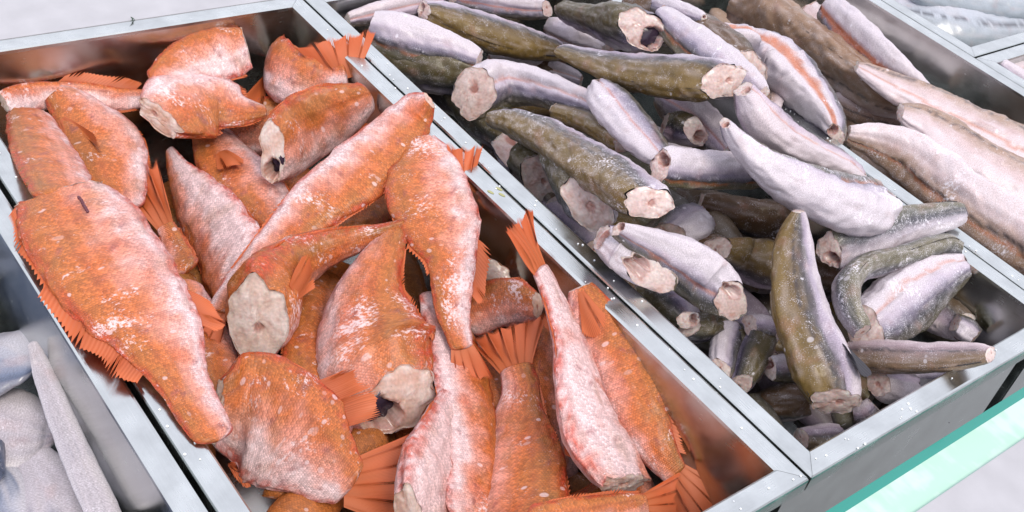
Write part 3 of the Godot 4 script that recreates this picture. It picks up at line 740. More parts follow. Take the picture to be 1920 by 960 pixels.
	fish("grey", "dark fish low at the back under the long olive one", [0.6297, -0.0419, -0.8439, 0.0309, 0.6655, -0.0411, -0.7986, 0.0339, 0.7073, -0.0404, -0.7621, 0.0308], Vector3(-0.472, 0.768, 0.433), 1, 0.66, {"c0": Vector3(-0.77, 0.11, -0.63), "c1": Vector3(0.59, 0.14, 0.8), "pal": "blue"})
	fish("grey", "brown fish low at the back right of the grey bin", [0.8843, 0.0207, -0.7462, 0.0311, 0.8876, 0.0429, -0.6587, 0.0339, 0.8521, 0.0644, -0.5588, 0.0296], Vector3(-0.692, 0.668, -0.275), 1, 0.66, {"c0": Vector3(-0.24, -0.16, -0.96), "c1": Vector3(-0.43, 0.26, 0.87), "pal": "brown"})
	fish("grey", "pinkish stub at the front corner of the grey bin", [0.6852, -0.0822, -0.2731, 0.0121, 0.7001, -0.0821, -0.264, 0.015, 0.7209, -0.082, -0.259, 0.0125], Vector3(-0.36, 0.222, 0.906), -1, 0.66, {"c0": Vector3(-0.91, 0.14, -0.4), "c1": Vector3(0.92, 0.19, 0.35), "pal": "pink"})
	fish("grey", "small pink stub touching the front rim", [0.7408, -0.0747, -0.2658, 0.0089, 0.7447, -0.0688, -0.2591, 0.0106, 0.7534, -0.0624, -0.2588, 0.0097], Vector3(-0.132, -0.384, 0.914), -1, 0.66, {"c0": Vector3(-0.61, -0.47, -0.64), "c1": Vector3(0.63, 0.77, 0.1), "pal": "pink"})
	fish("grey", "brown stub lying below the upright olive fish", [0.6726, -0.0789, -0.3184, 0.0142, 0.6897, -0.0753, -0.3061, 0.0215, 0.7107, -0.0714, -0.2948, 0.0236], Vector3(-0.388, 0.85, 0.356), 1, 0.66, {"c0": Vector3(-0.89, 0, -0.45), "c1": Vector3(0.74, 0.34, 0.58), "pal": "brown"})
	fish("grey", "dark round fish between two stubs at lower left", [0.6477, -0.0498, -0.3235, 0.0144, 0.6812, -0.0502, -0.3409, 0.0202, 0.716, -0.0507, -0.3612, 0.0188], Vector3(0.166, 0.946, 0.278), -1, 0.66, {"c0": Vector3(-0.88, 0.14, 0.45), "c1": Vector3(0.84, 0.17, -0.51), "pal": "blue"})
	fish("grey", "pale lilac stub standing against the divider", [0.6398, -0.0447, -0.3403, 0.0116, 0.6713, -0.0516, -0.3623, 0.0141, 0.6962, -0.0505, -0.3762, 0.0116], Vector3(0.441, -0.466, 0.767), -1, 0.66, {"c0": Vector3(-0.75, 0.47, 0.46), "c1": Vector3(0.85, 0.23, -0.48), "pal": "pale"})
	fish("grey", "small pinkish cut stub in the dark gap", [0.6963, -0.038, -0.363, 0.0104, 0.7022, -0.0356, -0.3533, 0.0127, 0.7094, -0.0329, -0.3426, 0.0112], Vector3(-0.704, -0.437, 0.559), -1, 0.66, {"c0": Vector3(-0.89, 0.3, -0.34), "c1": Vector3(0.36, 0.34, 0.87), "pal": "pink"})
	fish("grey", "short lilac stub left of the upright olive fish", [0.678, -0.0428, -0.3208, 0.0104, 0.7033, -0.0503, -0.3179, 0.0124, 0.7309, -0.0586, -0.3134, 0.0108], Vector3(-0.28, -0.578, 0.767), -1, 0.66, {"c0": Vector3(-0.93, 0.36, -0.02), "c1": Vector3(0.94, -0.16, 0.29), "pal": "pale"})
	fish("grey", "dark green stub with pale cut end by the divider", [0.6474, -0.0449, -0.3969, 0.0187, 0.6651, -0.0493, -0.3893, 0.022, 0.6831, -0.0475, -0.3831, 0.0187], Vector3(-0.133, 0.854, 0.503), 1, 0.66, {"c0": Vector3(-0.85, 0.52, 0.1), "c1": Vector3(0.84, 0.27, 0.46), "pal": "blue"})
	fish("grey", "purple stub beneath the forked white pair", [0.6668, -0.0554, -0.4449, 0.0155, 0.6562, -0.0429, -0.4147, 0.0158, 0.6431, -0.0319, -0.3879, 0.0131], Vector3(-0.916, -0.313, -0.252), -1, 0.66, {"c0": Vector3(0.18, -0.26, -0.95), "c1": Vector3(-0.48, 0.41, 0.78), "pal": "blue"})
	fish("grey", "lilac fish lying under the straight tail by the front rim", [0.8152, -0.0819, -0.2903, 0.0104, 0.8457, -0.0817, -0.2706, 0.0124, 0.8829, -0.0814, -0.258, 0.0107], Vector3(-0.276, -0.758, 0.591), -1, 0.66, {"c0": Vector3(-0.9, 0.12, -0.42), "c1": Vector3(0.88, 0.18, 0.44), "pal": "pale"})
	fish("grey", "pink and orange torn stub at the front rim", [0.8291, -0.0781, -0.2592, 0.0161, 0.7968, -0.067, -0.265, 0.021, 0.7615, -0.0494, -0.2707, 0.0177], Vector3(0.149, -0.042, -0.988), -1, 0.66, {"c0": Vector3(0.62, 0.32, 0.72), "c1": Vector3(-0.87, 0.48, -0.06), "pal": "pink"})
	fish("grey", "blunt stub under the white fish at the far right", [0.9064, -0.0512, -0.278, 0.0155, 0.9049, -0.0545, -0.2982, 0.0181, 0.892, -0.0518, -0.3151, 0.0176], Vector3(0.482, 0.853, -0.201), -1, 0.66, {"c0": Vector3(-0.51, 0.46, 0.72), "c1": Vector3(-0.72, 0.24, -0.65), "pal": "pink"})
	fish("grey", "tiny pale stub peeking at the far right wall", [0.901, -0.0482, -0.2619, 0.0125, 0.8974, -0.0465, -0.2722, 0.015, 0.8932, -0.0448, -0.2822, 0.0138], Vector3(0.932, -0.018, -0.362), -1, 0.66, {"c0": Vector3(0.12, -0.02, 0.99), "c1": Vector3(-0.55, 0.27, -0.79), "pal": "pale"})
	fish("grey", "brown red fish under the white curved fish", [0.8208, -0.074, -0.5359, 0.0225, 0.8367, -0.0725, -0.5106, 0.0288, 0.8575, -0.0709, -0.486, 0.0325, 0.8843, -0.0693, -0.4681, 0.0314], Vector3(-0.372, 0.883, 0.287), 1, 0.66, {"c0": Vector3(-0.69, 0.08, -0.72), "c1": Vector3(0.69, 0.19, 0.7), "pal": "brown"})
	fish("grey", "olive stub with pink cut end left of the upright fish", [0.7503, -0.0425, -0.4522, 0.0192, 0.767, -0.0453, -0.4371, 0.0259, 0.7765, -0.042, -0.4175, 0.0296, 0.7894, -0.0383, -0.3975, 0.0295], Vector3(-0.409, 0.885, 0.225), 1, 0.66, {"c0": Vector3(-0.89, 0.43, -0.15), "c1": Vector3(0.34, 0.28, 0.9), "pal": "olive"})
	fish("grey", "whitish stub above the forked pair", [0.7867, -0.0519, -0.4999, 0.0212, 0.7651, -0.0558, -0.5003, 0.0282, 0.7422, -0.06, -0.5002, 0.0233], Vector3(0.081, -0.409, -0.909), -1, 0.66, {"c0": Vector3(0.92, 0.36, 0.15), "c1": Vector3(-0.99, -0.03, 0.1), "pal": "pale"})
	fish("grey", "small torn red brown stub beside the divider", [0.6712, -0.0686, -0.5882, 0.0134, 0.6724, -0.0684, -0.6087, 0.0113, 0.674, -0.0682, -0.6249, 0.008], Vector3(0.177, 0.984, 0.026), -1, 0.66, {"c0": Vector3(-0.18, 0.11, 0.98), "c1": Vector3(-0.06, 0.18, -0.98), "pal": "pink"})
	fish("grey", "lavender tail in the far left corner of the grey bin", [0.6153, -0.0187, -0.8755, 0.0079, 0.6447, -0.0162, -0.8737, 0.0126, 0.6829, -0.013, -0.8719, 0.0145, 0.7292, -0.0093, -0.8698, 0.0136], Vector3(0.067, -0.967, 0.248), -1, 0.66, {"c0": Vector3(-0.99, 0.03, 0.1), "c1": Vector3(0.95, 0.21, 0.24), "pal": "pink", "stripe": 20})
	fish("grey", "white bellied fish with slit at the very back", [0.7468, -0.0093, -0.8745, 0.0134, 0.7899, -0.0163, -0.8611, 0.0155, 0.8288, -0.0223, -0.8503, 0.0146, 0.8566, -0.0228, -0.8396, 0.0122], Vector3(-0.11, -0.993, -0.037), -1, 0.66, {"c0": Vector3(-0.97, 0.23, -0.11), "c1": Vector3(0.33, 0.36, 0.87), "pal": "pale", "stripe": 0})
	fish("grey", "white stub under the hollow cut fish at back", [0.8928, -0.0416, -0.7648, 0.0127, 0.893, -0.0445, -0.7939, 0.0275, 0.8795, -0.0484, -0.8248, 0.0258, 0.8705, -0.0512, -0.8475, 0.0167], Vector3(0.846, -0.505, -0.17), 1, 0.66, {"c0": Vector3(-0.15, 0.18, 0.97), "c1": Vector3(-0.56, 0, -0.83), "pal": "pale", "stripe": 39, "stripew": 0.12})
	fish("grey", "short white tail at the back, right of the hollow cut", [0.865, 0.0551, -0.7015, 0.0121, 0.8635, 0.0675, -0.6611, 0.0102, 0.8615, 0.0764, -0.6321, 0.0063], Vector3(-0.179, -0.943, 0.28), -1, 0.66, {"c0": Vector3(-0.17, -0.22, -0.96), "c1": Vector3(-0.21, 0.34, 0.92), "pal": "pale"})
	fish("grey", "lavender fish running under the olive tail toward the middle", [0.8186, 0.0029, -0.6218, 0.0127, 0.8155, 0.0084, -0.5791, 0.0218, 0.8028, 0.0142, -0.5321, 0.0187, 0.7921, 0.0177, -0.5036, 0.0119], Vector3(-0.464, -0.886, 0.007), -1, 0.66, {"c0": Vector3(-0.12, -0.01, -0.99), "c1": Vector3(-0.44, 0.2, 0.87), "pal": "pink", "stripe": 12, "stripew": 0.12})
	fish("grey", "dark cut stub in the centre behind the white pair", [0.7823, 0.0216, -0.5413, 0.0172, 0.7857, 0.0102, -0.5632, 0.019, 0.7769, 0.009, -0.5739, 0.0161], Vector3(-0.42, 0.869, -0.264), -1, 0.66, {"c0": Vector3(-0.51, 0.51, 0.69), "c1": Vector3(-0.78, 0.04, -0.62), "pal": "blue"})
	fish("grey", "slim white tail between two back fish", [0.7875, -0.0789, -0.8425, 0.009, 0.8188, -0.0788, -0.818, 0.0136, 0.8465, -0.0788, -0.7934, 0.0149, 0.8672, -0.0787, -0.7699, 0.0104], Vector3(0.007, -1, -0.005), -1, 0.66, {"c0": Vector3(-0.89, 0.11, -0.44), "c1": Vector3(0.48, 0.12, 0.87), "pal": "pale", "stripe": 39, "stripew": 0.12})
	fish("grey", "olive brown fish with dark lower flank at back left", [0.6893, -0.0045, -0.8486, 0.016, 0.719, -0.014, -0.8342, 0.0259, 0.7578, -0.0259, -0.8154, 0.0286, 0.8028, -0.0375, -0.8024, 0.0248, 0.8445, -0.0478, -0.7908, 0.0151], Vector3(-0.32, 0.109, 0.941), -1, 0.66, {"c0": Vector3(-0.91, 0.35, -0.22), "c1": Vector3(0.88, -0.13, 0.47), "fins": [["dorsal_fin", 0, 0.12, 0.94, 0.0032, 0.0045, 66, 22, 0.5]], "pal": "olive"})
	fish("grey", "broad white fish with dark back next to the divider corner", [0.6195, -0.0113, -0.8432, 0.0193, 0.636, -0.0115, -0.8212, 0.0251, 0.6542, -0.0118, -0.7999, 0.0246, 0.6748, -0.012, -0.7821, 0.0209, 0.6955, -0.0123, -0.7569, 0.0128], Vector3(-0.401, -0.85, 0.343), -1, 0.66, {"c0": Vector3(-0.75, 0.13, -0.64), "c1": Vector3(0.46, 0.11, 0.88), "fins": [["dorsal_fin", 0, 0.12, 0.94, 0.003, 0.0042, 66, 22, 0.5]], "pal": "pale", "stripe": -36, "stripew": 0.12})
	fish("grey", "dark fish with hollow round cut end at back", [0.8115, 0.0572, -0.6624, 0.0306, 0.8312, 0.0306, -0.709, 0.0302, 0.8406, 0.0112, -0.7551, 0.0215, 0.8519, -0.0104, -0.8107, 0.0161], Vector3(-0.68, 0.579, -0.45), -1, 0.66, {"c0": Vector3(-0.62, 0.45, 0.64), "c1": Vector3(0.03, -0.31, -0.95), "pal": "blue", "cav": 1})
	fish("grey", "long white fish beside the hollow cut running to the divider", [0.8459, 0.0604, -0.6748, 0.0128, 0.8309, 0.066, -0.6198, 0.0196, 0.819, 0.072, -0.5667, 0.0194, 0.812, 0.0769, -0.5261, 0.015, 0.806, 0.0798, -0.5031, 0.0095], Vector3(-0.593, -0.804, -0.047), -1, 0.66, {"c0": Vector3(0.1, 0.01, -0.99), "c1": Vector3(-0.37, 0.19, 0.91), "fins": [["dorsal_fin", 0, 0.12, 0.94, 0.0028, 0.0039, 66, 22, 0.5]], "pal": "pale", "stripe": -39, "stripew": 0.12})
	fish("grey", "long olive fish with yellow flank across the back middle", [0.7595, 0.0128, -0.7144, 0.01, 0.7598, 0.0267, -0.6682, 0.0162, 0.764, 0.0421, -0.6235, 0.0245, 0.7721, 0.0572, -0.5857, 0.0292, 0.7817, 0.0722, -0.5517, 0.0301, 0.7861, 0.0807, -0.5322, 0.0283], Vector3(-0.986, -0.04, 0.159), -1, 0.66, {"c0": Vector3(-0.2, -0.21, -0.96), "c1": Vector3(-0.26, 0.49, 0.83), "fins": [["dorsal_fin", 0, 0.12, 0.94, 0.0028, 0.0039, 66, 22, 0.5]], "pal": "olive", "frost": 0.3})
	fish("grey", "thin olive lilac fish behind the dark olive one", [0.72, -0.0159, -0.6586, 0.0149, 0.7186, 0.0014, -0.6108, 0.0169, 0.7039, 0.0203, -0.5525, 0.0156], Vector3(-0.98, 0.086, -0.178), -1, 0.66, {"c0": Vector3(-0.16, -0.26, -0.95), "c1": Vector3(-0.33, 0.36, 0.87), "pal": "olive"})
	fish("grey", "round white cut stub beside the divider", [0.6807, -0.0513, -0.6658, 0.0326, 0.6764, -0.0507, -0.6383, 0.0353, 0.6629, -0.0437, -0.6033, 0.03], Vector3(-0.545, 0.8, -0.253), 1, 0.66, {"c0": Vector3(-0.69, 0.72, -0.05), "c1": Vector3(-0.42, 0.27, 0.87), "pal": "blue"})
	fish("grey", "frosty blunt fish with torn cut end below the round stub", [0.6311, -0.0002, -0.5137, 0.0313, 0.6533, -0.01, -0.5505, 0.0335, 0.668, -0.0139, -0.5847, 0.0295, 0.676, -0.0138, -0.6038, 0.0196], Vector3(-0.675, 0.602, -0.428), 1, 0.66, {"c0": Vector3(-0.62, 0.49, 0.61), "c1": Vector3(0.28, 0.17, -0.95), "pal": "blue", "frost": 0.9})
	fish("grey", "long dark olive fish slanting through the middle with blunt end", [0.6481, -0.0168, -0.6741, 0.0112, 0.6574, -0.0056, -0.6383, 0.0208, 0.6559, 0.01, -0.5791, 0.0259, 0.6464, 0.0246, -0.5224, 0.0287, 0.6408, 0.033, -0.4919, 0.0278, 0.6255, 0.0488, -0.4515, 0.023], Vector3(-0.973, 0.176, -0.15), -1, 0.66, {"c0": Vector3(-0.44, -0.18, -0.88), "c1": Vector3(-0.54, 0.48, 0.69), "fins": [["dorsal_fin", 0, 0.12, 0.94, 0.0025, 0.0035, 66, 22, 0.5]], "pal": "olive", "frost": 0.4})
	fish("grey", "long white fish with big round steak end beside the divider", [0.675, -0.0308, -0.7323, 0.0307, 0.7084, -0.0274, -0.7328, 0.025, 0.726, -0.0201, -0.7117, 0.0206, 0.7279, -0.0003, -0.6573, 0.0154, 0.7229, 0.0175, -0.6064, 0.011, 0.71, 0.0288, -0.5693, 0.0063], Vector3(-0.087, -0.929, 0.359), -1, 0.66, {"c0": Vector3(-0.79, 0.36, 0.5), "c1": Vector3(-0.4, 0.33, 0.86), "fins": [["dorsal_fin", 0, 0.12, 0.94, 0.0029, 0.004, 66, 22, 0.5]], "pal": "pale", "stripe": 26, "stripew": 0.12})
	fish("grey", "short white fish with dark right edge in upper middle", [0.7264, 0.0345, -0.6233, 0.0117, 0.7187, 0.0346, -0.5993, 0.0213, 0.7084, 0.0346, -0.5626, 0.0223, 0.702, 0.0346, -0.5298, 0.0188, 0.6988, 0.0347, -0.5056, 0.0119], Vector3(0.974, -0.006, 0.228), 1, 0.66, {"c0": Vector3(0.17, 0.14, -0.98), "c1": Vector3(-0.26, 0.11, 0.96), "fins": [["dorsal_fin", 0, 0.12, 0.94, 0.0027, 0.0037, 66, 22, 0.5]], "pal": "pale", "stripe": 16, "stripew": 0.12})
	fish("grey", "smooth white fish with faint orange line in the centre", [0.6728, 0.0477, -0.4867, 0.017, 0.71, 0.0392, -0.4797, 0.0184, 0.7563, 0.0297, -0.4738, 0.0182, 0.8087, 0.0201, -0.4706, 0.0167, 0.8637, 0.0117, -0.4741, 0.0112, 0.91, 0.0053, -0.4788, 0.0058], Vector3(-0.179, -0.966, 0.187), -1, 0.66, {"c0": Vector3(-0.95, 0.3, -0.05), "c1": Vector3(1, -0.02, 0), "fins": [["dorsal_fin", 0, 0.12, 0.94, 0.0027, 0.0038, 66, 22, 0.5]], "pal": "pale", "stripe": -40})
	fish("grey", "bent pinkish white fish beside the right divider", [0.7723, 0.093, -0.5021, 0.0152, 0.7797, 0.0766, -0.4843, 0.0253, 0.8091, 0.0571, -0.4687, 0.0247, 0.8443, 0.0398, -0.4578, 0.0205, 0.8814, 0.0229, -0.4472, 0.019, 0.9099, 0.0078, -0.4344, 0.0135], Vector3(0.398, -0.084, -0.914), 1, 0.66, {"c0": Vector3(-0.45, 0.71, -0.54), "c1": Vector3(0.74, -0.38, 0.55), "fins": [["dorsal_fin", 0, 0.12, 0.94, 0.0028, 0.0039, 66, 22, 0.5]], "pal": "pink", "stripe": 30})
	fish("grey", "left prong of the forked white pair", [0.6005, 0.0181, -0.4109, 0.023, 0.5949, 0.0208, -0.4351, 0.0263, 0.5838, 0.0267, -0.4535, 0.0183], Vector3(0.823, -0.4, -0.404), -1, 0.66, {"c0": Vector3(-0.39, 0.4, 0.83), "c1": Vector3(-0.63, 0.39, -0.67), "pal": "pale"})
	fish("grey", "right prong of the forked white pair with ragged end", [0.5754, 0.0503, -0.4343, 0.008, 0.6055, 0.035, -0.422, 0.0153, 0.634, 0.019, -0.4061, 0.0226, 0.6536, 0.0049, -0.3882, 0.0235, 0.6617, -0.0007, -0.3689, 0.0198], Vector3(-0.338, -0.905, -0.259), -1, 0.66, {"c0": Vector3(-0.85, 0.49, -0.19), "c1": Vector3(-0.32, 0.31, 0.9), "fins": [["dorsal_fin", 0, 0.12, 0.94, 0.0024, 0.0033, 66, 22, 0.5]], "pal": "pale", "stripe": -7, "stripew": 0.12})
	fish("grey", "grey backed fish pointing at the right divider", [0.7968, 0.0001, -0.3755, 0.0187, 0.841, 0.0007, -0.3715, 0.0205, 0.8863, 0.0058, -0.3652, 0.018, 0.9292, 0.0108, -0.3556, 0.0143, 0.9586, 0.0142, -0.3482, 0.0099], Vector3(0.054, 0.721, -0.69), 1, 0.66, {"c0": Vector3(-0.95, 0.28, 0.15), "c1": Vector3(0.89, 0.27, 0.37), "fins": [["dorsal_fin", 0, 0.12, 0.94, 0.0028, 0.0039, 66, 22, 0.5]], "pal": "grey", "frost": 0.7})
	fish("grey", "large white curved fish lying on top with ragged right end", [0.7123, 0.0944, -0.4679, 0.008, 0.7257, 0.079, -0.4572, 0.016, 0.7455, 0.064, -0.4346, 0.0237, 0.7801, 0.0469, -0.4132, 0.0313, 0.8224, 0.0311, -0.397, 0.0354, 0.8739, 0.0173, -0.39, 0.0338], Vector3(0.406, -0.071, -0.911), 1, 0.66, {"c0": Vector3(-0.66, 0.69, -0.3), "c1": Vector3(0.95, -0.17, 0.27), "fins": [["dorsal_fin", 0, 0.12, 0.94, 0.0026, 0.0036, 66, 22, 0.5]], "pal": "pale", "stripe": -20, "frost": 0.6})
	fish("grey", "straight lilac tail resting on the front rim", [0.7604, -0.0475, -0.3023, 0.0162, 0.7692, -0.0289, -0.2769, 0.0181, 0.7754, -0.0108, -0.2519, 0.0167, 0.7841, 0.0072, -0.2305, 0.0143, 0.7907, 0.022, -0.2136, 0.0098], Vector3(-0.936, -0.039, 0.35), -1, 0.66, {"c0": Vector3(-0.49, -0.45, -0.75), "c1": Vector3(0.07, 0.7, 0.71), "fins": [["dorsal_fin", 0, 0.12, 0.94, 0.0025, 0.0035, 66, 22, 0.5]], "pal": "lilac"})
	fish("grey", "white bellied fish with dark edge under the hooked strip", [0.7753, -0.0261, -0.305, 0.0235, 0.8177, -0.0257, -0.3095, 0.0301, 0.8546, -0.0166, -0.3118, 0.0294, 0.8876, -0.0083, -0.31, 0.021, 0.9111, -0.002, -0.306, 0.0132], Vector3(0.128, -0.693, 0.709), -1, 0.66, {"c0": Vector3(-0.9, 0.36, 0.23), "c1": Vector3(0.86, 0.43, 0.27), "fins": [["dorsal_fin", 0, 0.12, 0.94, 0.0027, 0.0038, 66, 22, 0.5]], "pal": "pale", "stripe": 41, "stripew": 0.12, "frost": 0.5})
	fish("grey", "hooked dark strip of tail curling over the white fish", [0.7408, -0.0022, -0.2926, 0.0109, 0.7433, 0.0051, -0.3119, 0.0128, 0.7616, 0.0083, -0.3317, 0.0158, 0.7967, 0.0075, -0.3415, 0.016, 0.8493, 0.0035, -0.3365, 0.0158, 0.8976, 0.0054, -0.3305, 0.0155, 0.9145, 0.0066, -0.3177, 0.0106], Vector3(-0.003, 0.951, 0.311), 1, 0.66, {"c0": Vector3(-0.29, -0.19, 0.94), "c1": Vector3(0.65, 0.19, 0.74), "fins": [["dorsal_fin", 0, 0.12, 0.94, 0.0026, 0.0036, 66, 22, 0.5]], "pal": "grey", "frost": 0.6})
	fish("grey", "tall upright olive and white fish at front of the grey bin", [0.7464, 0.0469, -0.3923, 0.007, 0.7422, 0.0295, -0.3838, 0.0151, 0.7177, 0.0179, -0.3576, 0.0213, 0.6999, 0.0062, -0.3307, 0.0255, 0.692, -0.0043, -0.3061, 0.0282, 0.6866, -0.0151, -0.2816, 0.0289, 0.681, -0.0244, -0.2612, 0.0256], Vector3(-0.916, 0.18, -0.36), -1, 0.66, {"c0": Vector3(0.03, 0.95, -0.31), "c1": Vector3(-0.48, -0.11, 0.87), "fins": [["pectoral_fin", 125, 0.72, 0.85, 0.0248, 0.0276, 70, 6, 0.1], ["dorsal_fin", 0, 0.12, 0.94, 0.0024, 0.0034, 66, 22, 0.5]], "pal": "olive"})
	fish("flat", "dark blue lobe at the bottom left corner", [0.1413, -0.1042, -0.545, 0.0146, 0.141, -0.1041, -0.5195, 0.0195, 0.1365, -0.1041, -0.4924, 0.0173], Vector3(-0.994, -0.061, -0.09), -1, 0.3, {"pal": "flatblue"})
	fish("flat", "striped pale lobe at the bottom of the left bin", [0.1683, -0.1041, -0.5412, 0.0149, 0.1688, -0.1034, -0.509, 0.0245, 0.1618, -0.1027, -0.4773, 0.0244], Vector3(-0.992, -0.077, -0.099), -1, 0.3, {"pal": "flat"})
	fish("flat", "smooth pinkish rounded lobe in the left bin", [0.1396, -0.1016, -0.5916, 0.0305, 0.1555, -0.1017, -0.5753, 0.0361, 0.1697, -0.1017, -0.5642, 0.034, 0.1797, -0.1018, -0.5574, 0.0253, 0.1838, -0.1018, -0.5548, 0.0136], Vector3(-0.639, -0.075, 0.766), -1, 0.3, {"pal": "flat"})
	fish("flat", "thin bluish film lobe at the top of the left bin", [0.1555, -0.0999, -0.6394, 0.0313, 0.1712, -0.0864, -0.6171, 0.0375, 0.1797, -0.0785, -0.6032, 0.0279, 0.1854, -0.0734, -0.5948, 0.0162], Vector3(-0.794, -0.11, 0.598), -1, 0.3, {"pal": "flatblue"})
	fish("flat", "long narrow pale strip along the left bin wall", [0.1893, -0.0442, -0.5875, 0.0038, 0.19, -0.0564, -0.5754, 0.007, 0.1876, -0.0589, -0.5513, 0.0085, 0.185, -0.062, -0.5219, 0.0098, 0.1828, -0.0662, -0.485, 0.0108, 0.1809, -0.0705, -0.4487, 0.0112], Vector3(-0.987, 0.159, -0.03), -1, 0.3, {"pal": "flat"})
	fish("red", "deep dark orange fish glimpsed beneath the crossing of the long centre fish", [0.5431, -0.0874, -0.678, 0.0296, 0.4955, -0.0891, -0.666, 0.0343, 0.4567, -0.0906, -0.6559, 0.027, 0.421, -0.092, -0.6345, 0.0173], Vector3(0.316, 0.254, 0.914), 1, 0.36, {"fins": [["dorsal_fin", 0, 0.08, 0.8, 0.0043, 0.0059, 55, 24, 0.6], ["anal_fin", 180, 0.4, 0.82, 0.0047, 0.0073, 60, 16, 0.5]]})
	fish("red", "orange fish lying low under the curled fish near the back wall", [0.5524, -0.0821, -0.8112, 0.0266, 0.5121, -0.0838, -0.8136, 0.0286, 0.473, -0.0857, -0.8261, 0.0257, 0.4413, -0.0874, -0.8402, 0.0183], Vector3(0.101, 0.838, -0.537), -1, 0.36, {"fins": [["dorsal_fin", 0, 0.08, 0.8, 0.0047, 0.0065, 55, 24, 0.6], ["anal_fin", 180, 0.4, 0.82, 0.0053, 0.0082, 60, 16, 0.5]]})
	fish("red", "orange fish half hidden below the cut piece with black cavity", [0.4407, -0.0822, -0.823, 0.0184, 0.4369, -0.085, -0.7829, 0.0293, 0.4379, -0.088, -0.7431, 0.0331, 0.4429, -0.0911, -0.7072, 0.0237, 0.4411, -0.0936, -0.6746, 0.0154], Vector3(-0.998, -0.067, -0.003), -1, 0.36, {"fins": [["pectoral_fin", 80, 0.25, 0.5, 0.0301, 0.0274, 60, 14, 0.15], ["dorsal_fin", 0, 0.08, 0.8, 0.0044, 0.006, 55, 24, 0.6], ["anal_fin", 180, 0.4, 0.82, 0.0049, 0.0077, 60, 16, 0.5]], "pink": 0.15})
	fish("red", "low orange fish buried at front behind the steel corner", [0.4504, -0.0889, -0.2965, 0.0265, 0.4947, -0.0894, -0.2993, 0.0237, 0.538, -0.0898, -0.3102, 0.0187], Vector3(-0.131, 0.473, -0.871), 1, 0.36, {"fins": [["dorsal_fin", 0, 0.08, 0.8, 0.0035, 0.0049, 55, 24, 0.6], ["anal_fin", 180, 0.4, 0.82, 0.004, 0.0062, 60, 16, 0.5]]})
	fish("red", "dark orange fish deep under the big cavity fish", [0.4223, -0.0908, -0.5881, 0.023, 0.3927, -0.0906, -0.5462, 0.0271, 0.3728, -0.0904, -0.5039, 0.0275, 0.3577, -0.0902, -0.4629, 0.0181], Vector3(-0.852, 0.281, -0.441), -1, 0.36, {"fins": [["dorsal_fin", 0, 0.08, 0.8, 0.0038, 0.0052, 55, 24, 0.6], ["anal_fin", 180, 0.4, 0.82, 0.0041, 0.0064, 60, 16, 0.5]]})
	fish("red", "dim red fish deep between upright tail and pale pink fish", [0.5458, -0.0532, -0.4445, 0.0154, 0.5241, -0.0651, -0.4151, 0.0204, 0.5049, -0.0785, -0.382, 0.0213, 0.4882, -0.092, -0.3502, 0.0199], Vector3(-0.856, 0.353, -0.378), -1, 0.36, {"fins": [["dorsal_fin", 0, 0.08, 0.8, 0.0037, 0.0051, 55, 24, 0.6], ["anal_fin", 180, 0.4, 0.82, 0.0041, 0.0064, 60, 16, 0.5]], "pink": 0.2})
	fish("red", "dim orange fish wedged between the long twisted tail and upright tail", [0.5282, -0.0938, -0.4993, 0.0135, 0.4919, -0.093, -0.4413, 0.0179, 0.457, -0.0923, -0.3903, 0.0202, 0.4278, -0.0917, -0.3486, 0.0193], Vector3(0.801, 0.277, 0.53), 1, 0.36, {"fins": [["anal_fin", 0, 0.3, 0.6, 0.0141, 0.0113, 45, 12, 0.3], ["anal_fin", 180, 0.4, 0.82, 0.004, 0.0063, 60, 16, 0.5]]})
	fish("red", "orange fish peeping out between the biggest left fish and front fish", [0.3299, -0.0926, -0.6466, 0.0171, 0.3232, -0.0929, -0.5951, 0.02, 0.3141, -0.0931, -0.5545, 0.018, 0.3069, -0.0932, -0.5274, 0.0131], Vector3(-0.958, 0.218, -0.184), -1, 0.36, {"fins": [["pectoral_fin", 30, 0.1, 0.35, 0.0286, 0.0334, 50, 12, 0.15], ["dorsal_fin", 0, 0.08, 0.8, 0.0038, 0.0052, 55, 24, 0.6], ["anal_fin", 180, 0.4, 0.82, 0.0042, 0.0065, 60, 16, 0.5]]})
	fish("red", "long pinkish fish along the back wall with raised red back fin", [0.271, -0.0422, -0.8738, 0.0113, 0.3015, -0.0449, -0.8782, 0.0132, 0.3366, -0.0482, -0.8714, 0.0131, 0.3709, -0.0515, -0.8593, 0.0107, 0.4051, -0.0544, -0.8559, 0.0072], Vector3(0.159, 0.615, -0.772), 1, 0.36, {"c0": Vector3(-0.88, 0.26, 0.39), "fins": [["dorsal_fin", 0, 0.38, 0.85, 0.017, 0.0192, 50, 16, 0.25], ["anal_fin", 180, 0.4, 0.82, 0.0051, 0.0079, 60, 16, 0.5]], "pink": 0.35})
	fish("red", "orange fish at the far left edge lying on the rim", [0.2749, -0.0235, -0.8255, 0.0176, 0.264, -0.011, -0.7696, 0.0232, 0.2522, 0.0029, -0.7113, 0.0254, 0.2416, 0.0153, -0.663, 0.0217], Vector3(-0.956, 0.175, -0.237), -1, 0.36, {"c0": Vector3(0.14, -0.04, -0.99), "fins": [["dorsal_fin", 0, 0.1, 0.9, 0.0029, 0.0038, 60, 18, 0.5], ["anal_fin", 180, 0.4, 0.82, 0.0043, 0.0067, 60, 16, 0.5]]})
